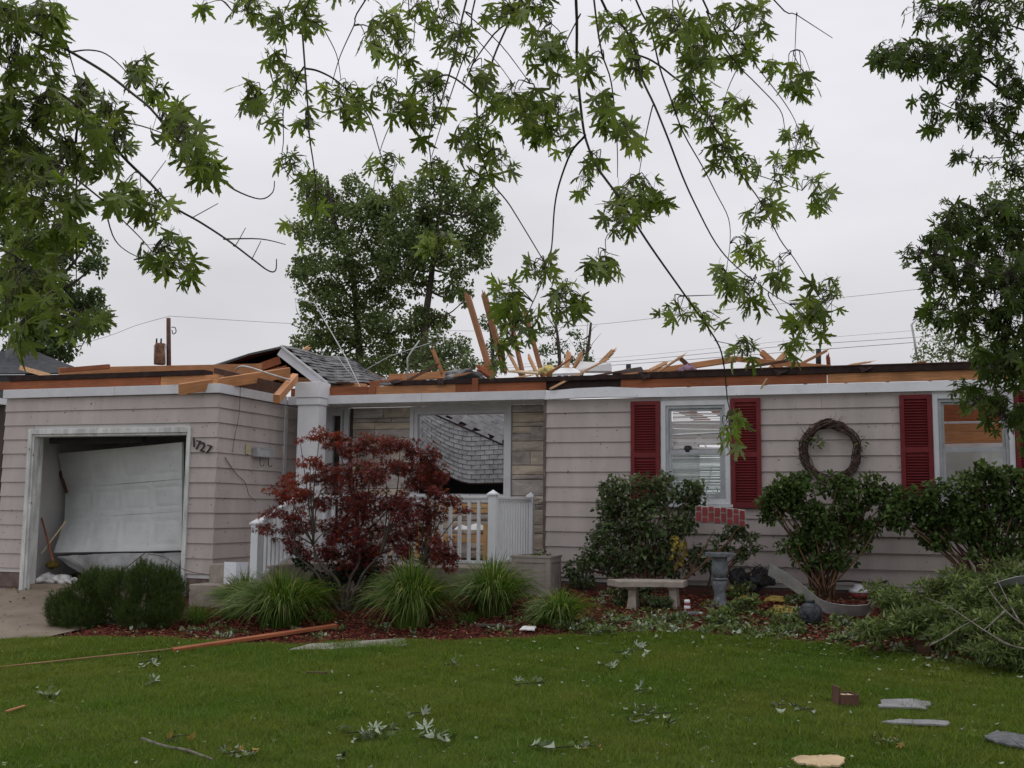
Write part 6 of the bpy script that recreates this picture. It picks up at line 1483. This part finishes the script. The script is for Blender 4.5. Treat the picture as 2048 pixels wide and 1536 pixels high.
# ================================================================== lawn blades: tufts instanced on points
srcs=bpy.data.collections.new('lawn_tuft_sources')
def tuft(seed):
    rg=np.random.default_rng(seed); n=46; a=rg.random(n)*2*pi; r=np.sqrt(rg.random(n))*.065; h=rg.uniform(.028,.062,n); la=rg.random(n)*2*pi; ll=rg.uniform(.2,.9,n)*h
    b=np.stack([np.cos(a)*r,np.sin(a)*r,-.008*np.ones(n)],1); d=np.stack([np.cos(la),np.sin(la),np.zeros(n)],1); s=np.stack([-np.sin(la),np.cos(la),np.zeros(n)],1)*.0021
    mid=b+d*(ll*.3)[:,None]+np.array([0,0,1])*(h*.6)[:,None]; tp=b+d*ll[:,None]+np.array([0,0,1])*h[:,None]
    V=np.stack([b-s,b+s,mid+s*.8,mid-s*.8,tp],1).reshape(-1,3); q=np.arange(n)*5
    F=np.concatenate([np.stack([q,q+1,q+2],1),np.stack([q,q+2,q+3],1),np.stack([q+3,q+2,q+4],1)])
    me=bpy.data.meshes.new('tuft'); me.from_pydata(V.tolist(),[],F.tolist()); me.materials.append(LM['grass'])
    o=bpy.data.objects.new('lawn_tuft',me); srcs.objects.link(o)
for s in range(5): tuft(s)
# points only where blades can be told apart
pts=[]
n=400000
x=RNG.uniform(-11,7.0,n); y=RNG.uniform(5.0,12.0,n)
q=(np.stack([x,y,ground(x,y)],1)-CC)@CR; px=IW/2+FPX*q[:,0]/-q[:,2]; 
k=(y<bed_y(x)+.02+.03*np.sin(x*9))&(q[:,2]<0)&(px>-250)&(px<IW+750)&(RNG.random(n)<np.interp(y,[5,8,12],[1,.85,.65]))
x=x[k];y=y[k]; print('tufts',len(x))
nf=np.sin(x*2.1+1.3*np.sin(y*1.7))*.5+np.sin(y*3.3+1.1*np.sin(x*2.9))*.5+.6*np.sin(x*7.3+y*5.1)*np.sin(y*8.7-x*3.1)+.5*np.sin(x*17+y*9)*np.sin(y*19-x*7)
k=RNG.random(len(x))<np.clip(1.0+.35*nf,.45,1); x=x[k];y=y[k];nf=nf[k]
ts=np.clip(1.0+.24*nf+RNG.normal(0,.22,len(x)),.45,1.9); tall=RNG.random(len(x))<.006; ts[tall]*=1.6
V=np.stack([x,y,ground(x,y)],1); me=bpy.data.meshes.new('lawn_grass'); me.vertices.add(len(V)); me.vertices.foreach_set('co',V.astype(np.float32).ravel()); at_=me.attributes.new('tuft_scale','FLOAT','POINT'); at_.data.foreach_set('value',ts.astype(np.float32)); me.update()
lg=link('lawn_grass',me); tag(lg,'mown green lawn grass','grass',kind='stuff')
ng=bpy.data.node_groups.new('tufts_on_points','GeometryNodeTree'); ng.interface.new_socket('Geometry',in_out='INPUT',socket_type='NodeSocketGeometry'); ng.interface.new_socket('Geometry',in_out='OUTPUT',socket_type='NodeSocketGeometry')
gi=ng.nodes.new('NodeGroupInput'); go=ng.nodes.new('NodeGroupOutput'); ip=ng.nodes.new('GeometryNodeInstanceOnPoints'); ci=ng.nodes.new('GeometryNodeCollectionInfo')
ci.inputs['Collection'].default_value=srcs; ci.inputs['Separate Children'].default_value=True; ci.inputs['Reset Children'].default_value=True
ip.inputs['Pick Instance'].default_value=True
rv=ng.nodes.new('FunctionNodeRandomValue'); rv.data_type='FLOAT_VECTOR'; rv.inputs[0].default_value=(-.12,-.12,0); rv.inputs[1].default_value=(.12,.12,6.283)
rs=ng.nodes.new('GeometryNodeInputNamedAttribute'); rs.data_type='FLOAT'; rs.inputs['Name'].default_value='tuft_scale'
ri=ng.nodes.new('FunctionNodeRandomValue'); ri.data_type='INT'; ri.inputs[4].default_value=0; ri.inputs[5].default_value=4
l=ng.links.new; l(gi.outputs[0],ip.inputs['Points']); l(ci.outputs[0],ip.inputs['Instance']); l(rv.outputs[0],ip.inputs['Rotation']); l(rs.outputs[0],ip.inputs['Scale']); l(ri.outputs[2],ip.inputs['Instance Index']); l(ip.outputs[0],go.inputs[0])
lg.modifiers.new('tufts','NODES').node_group=ng
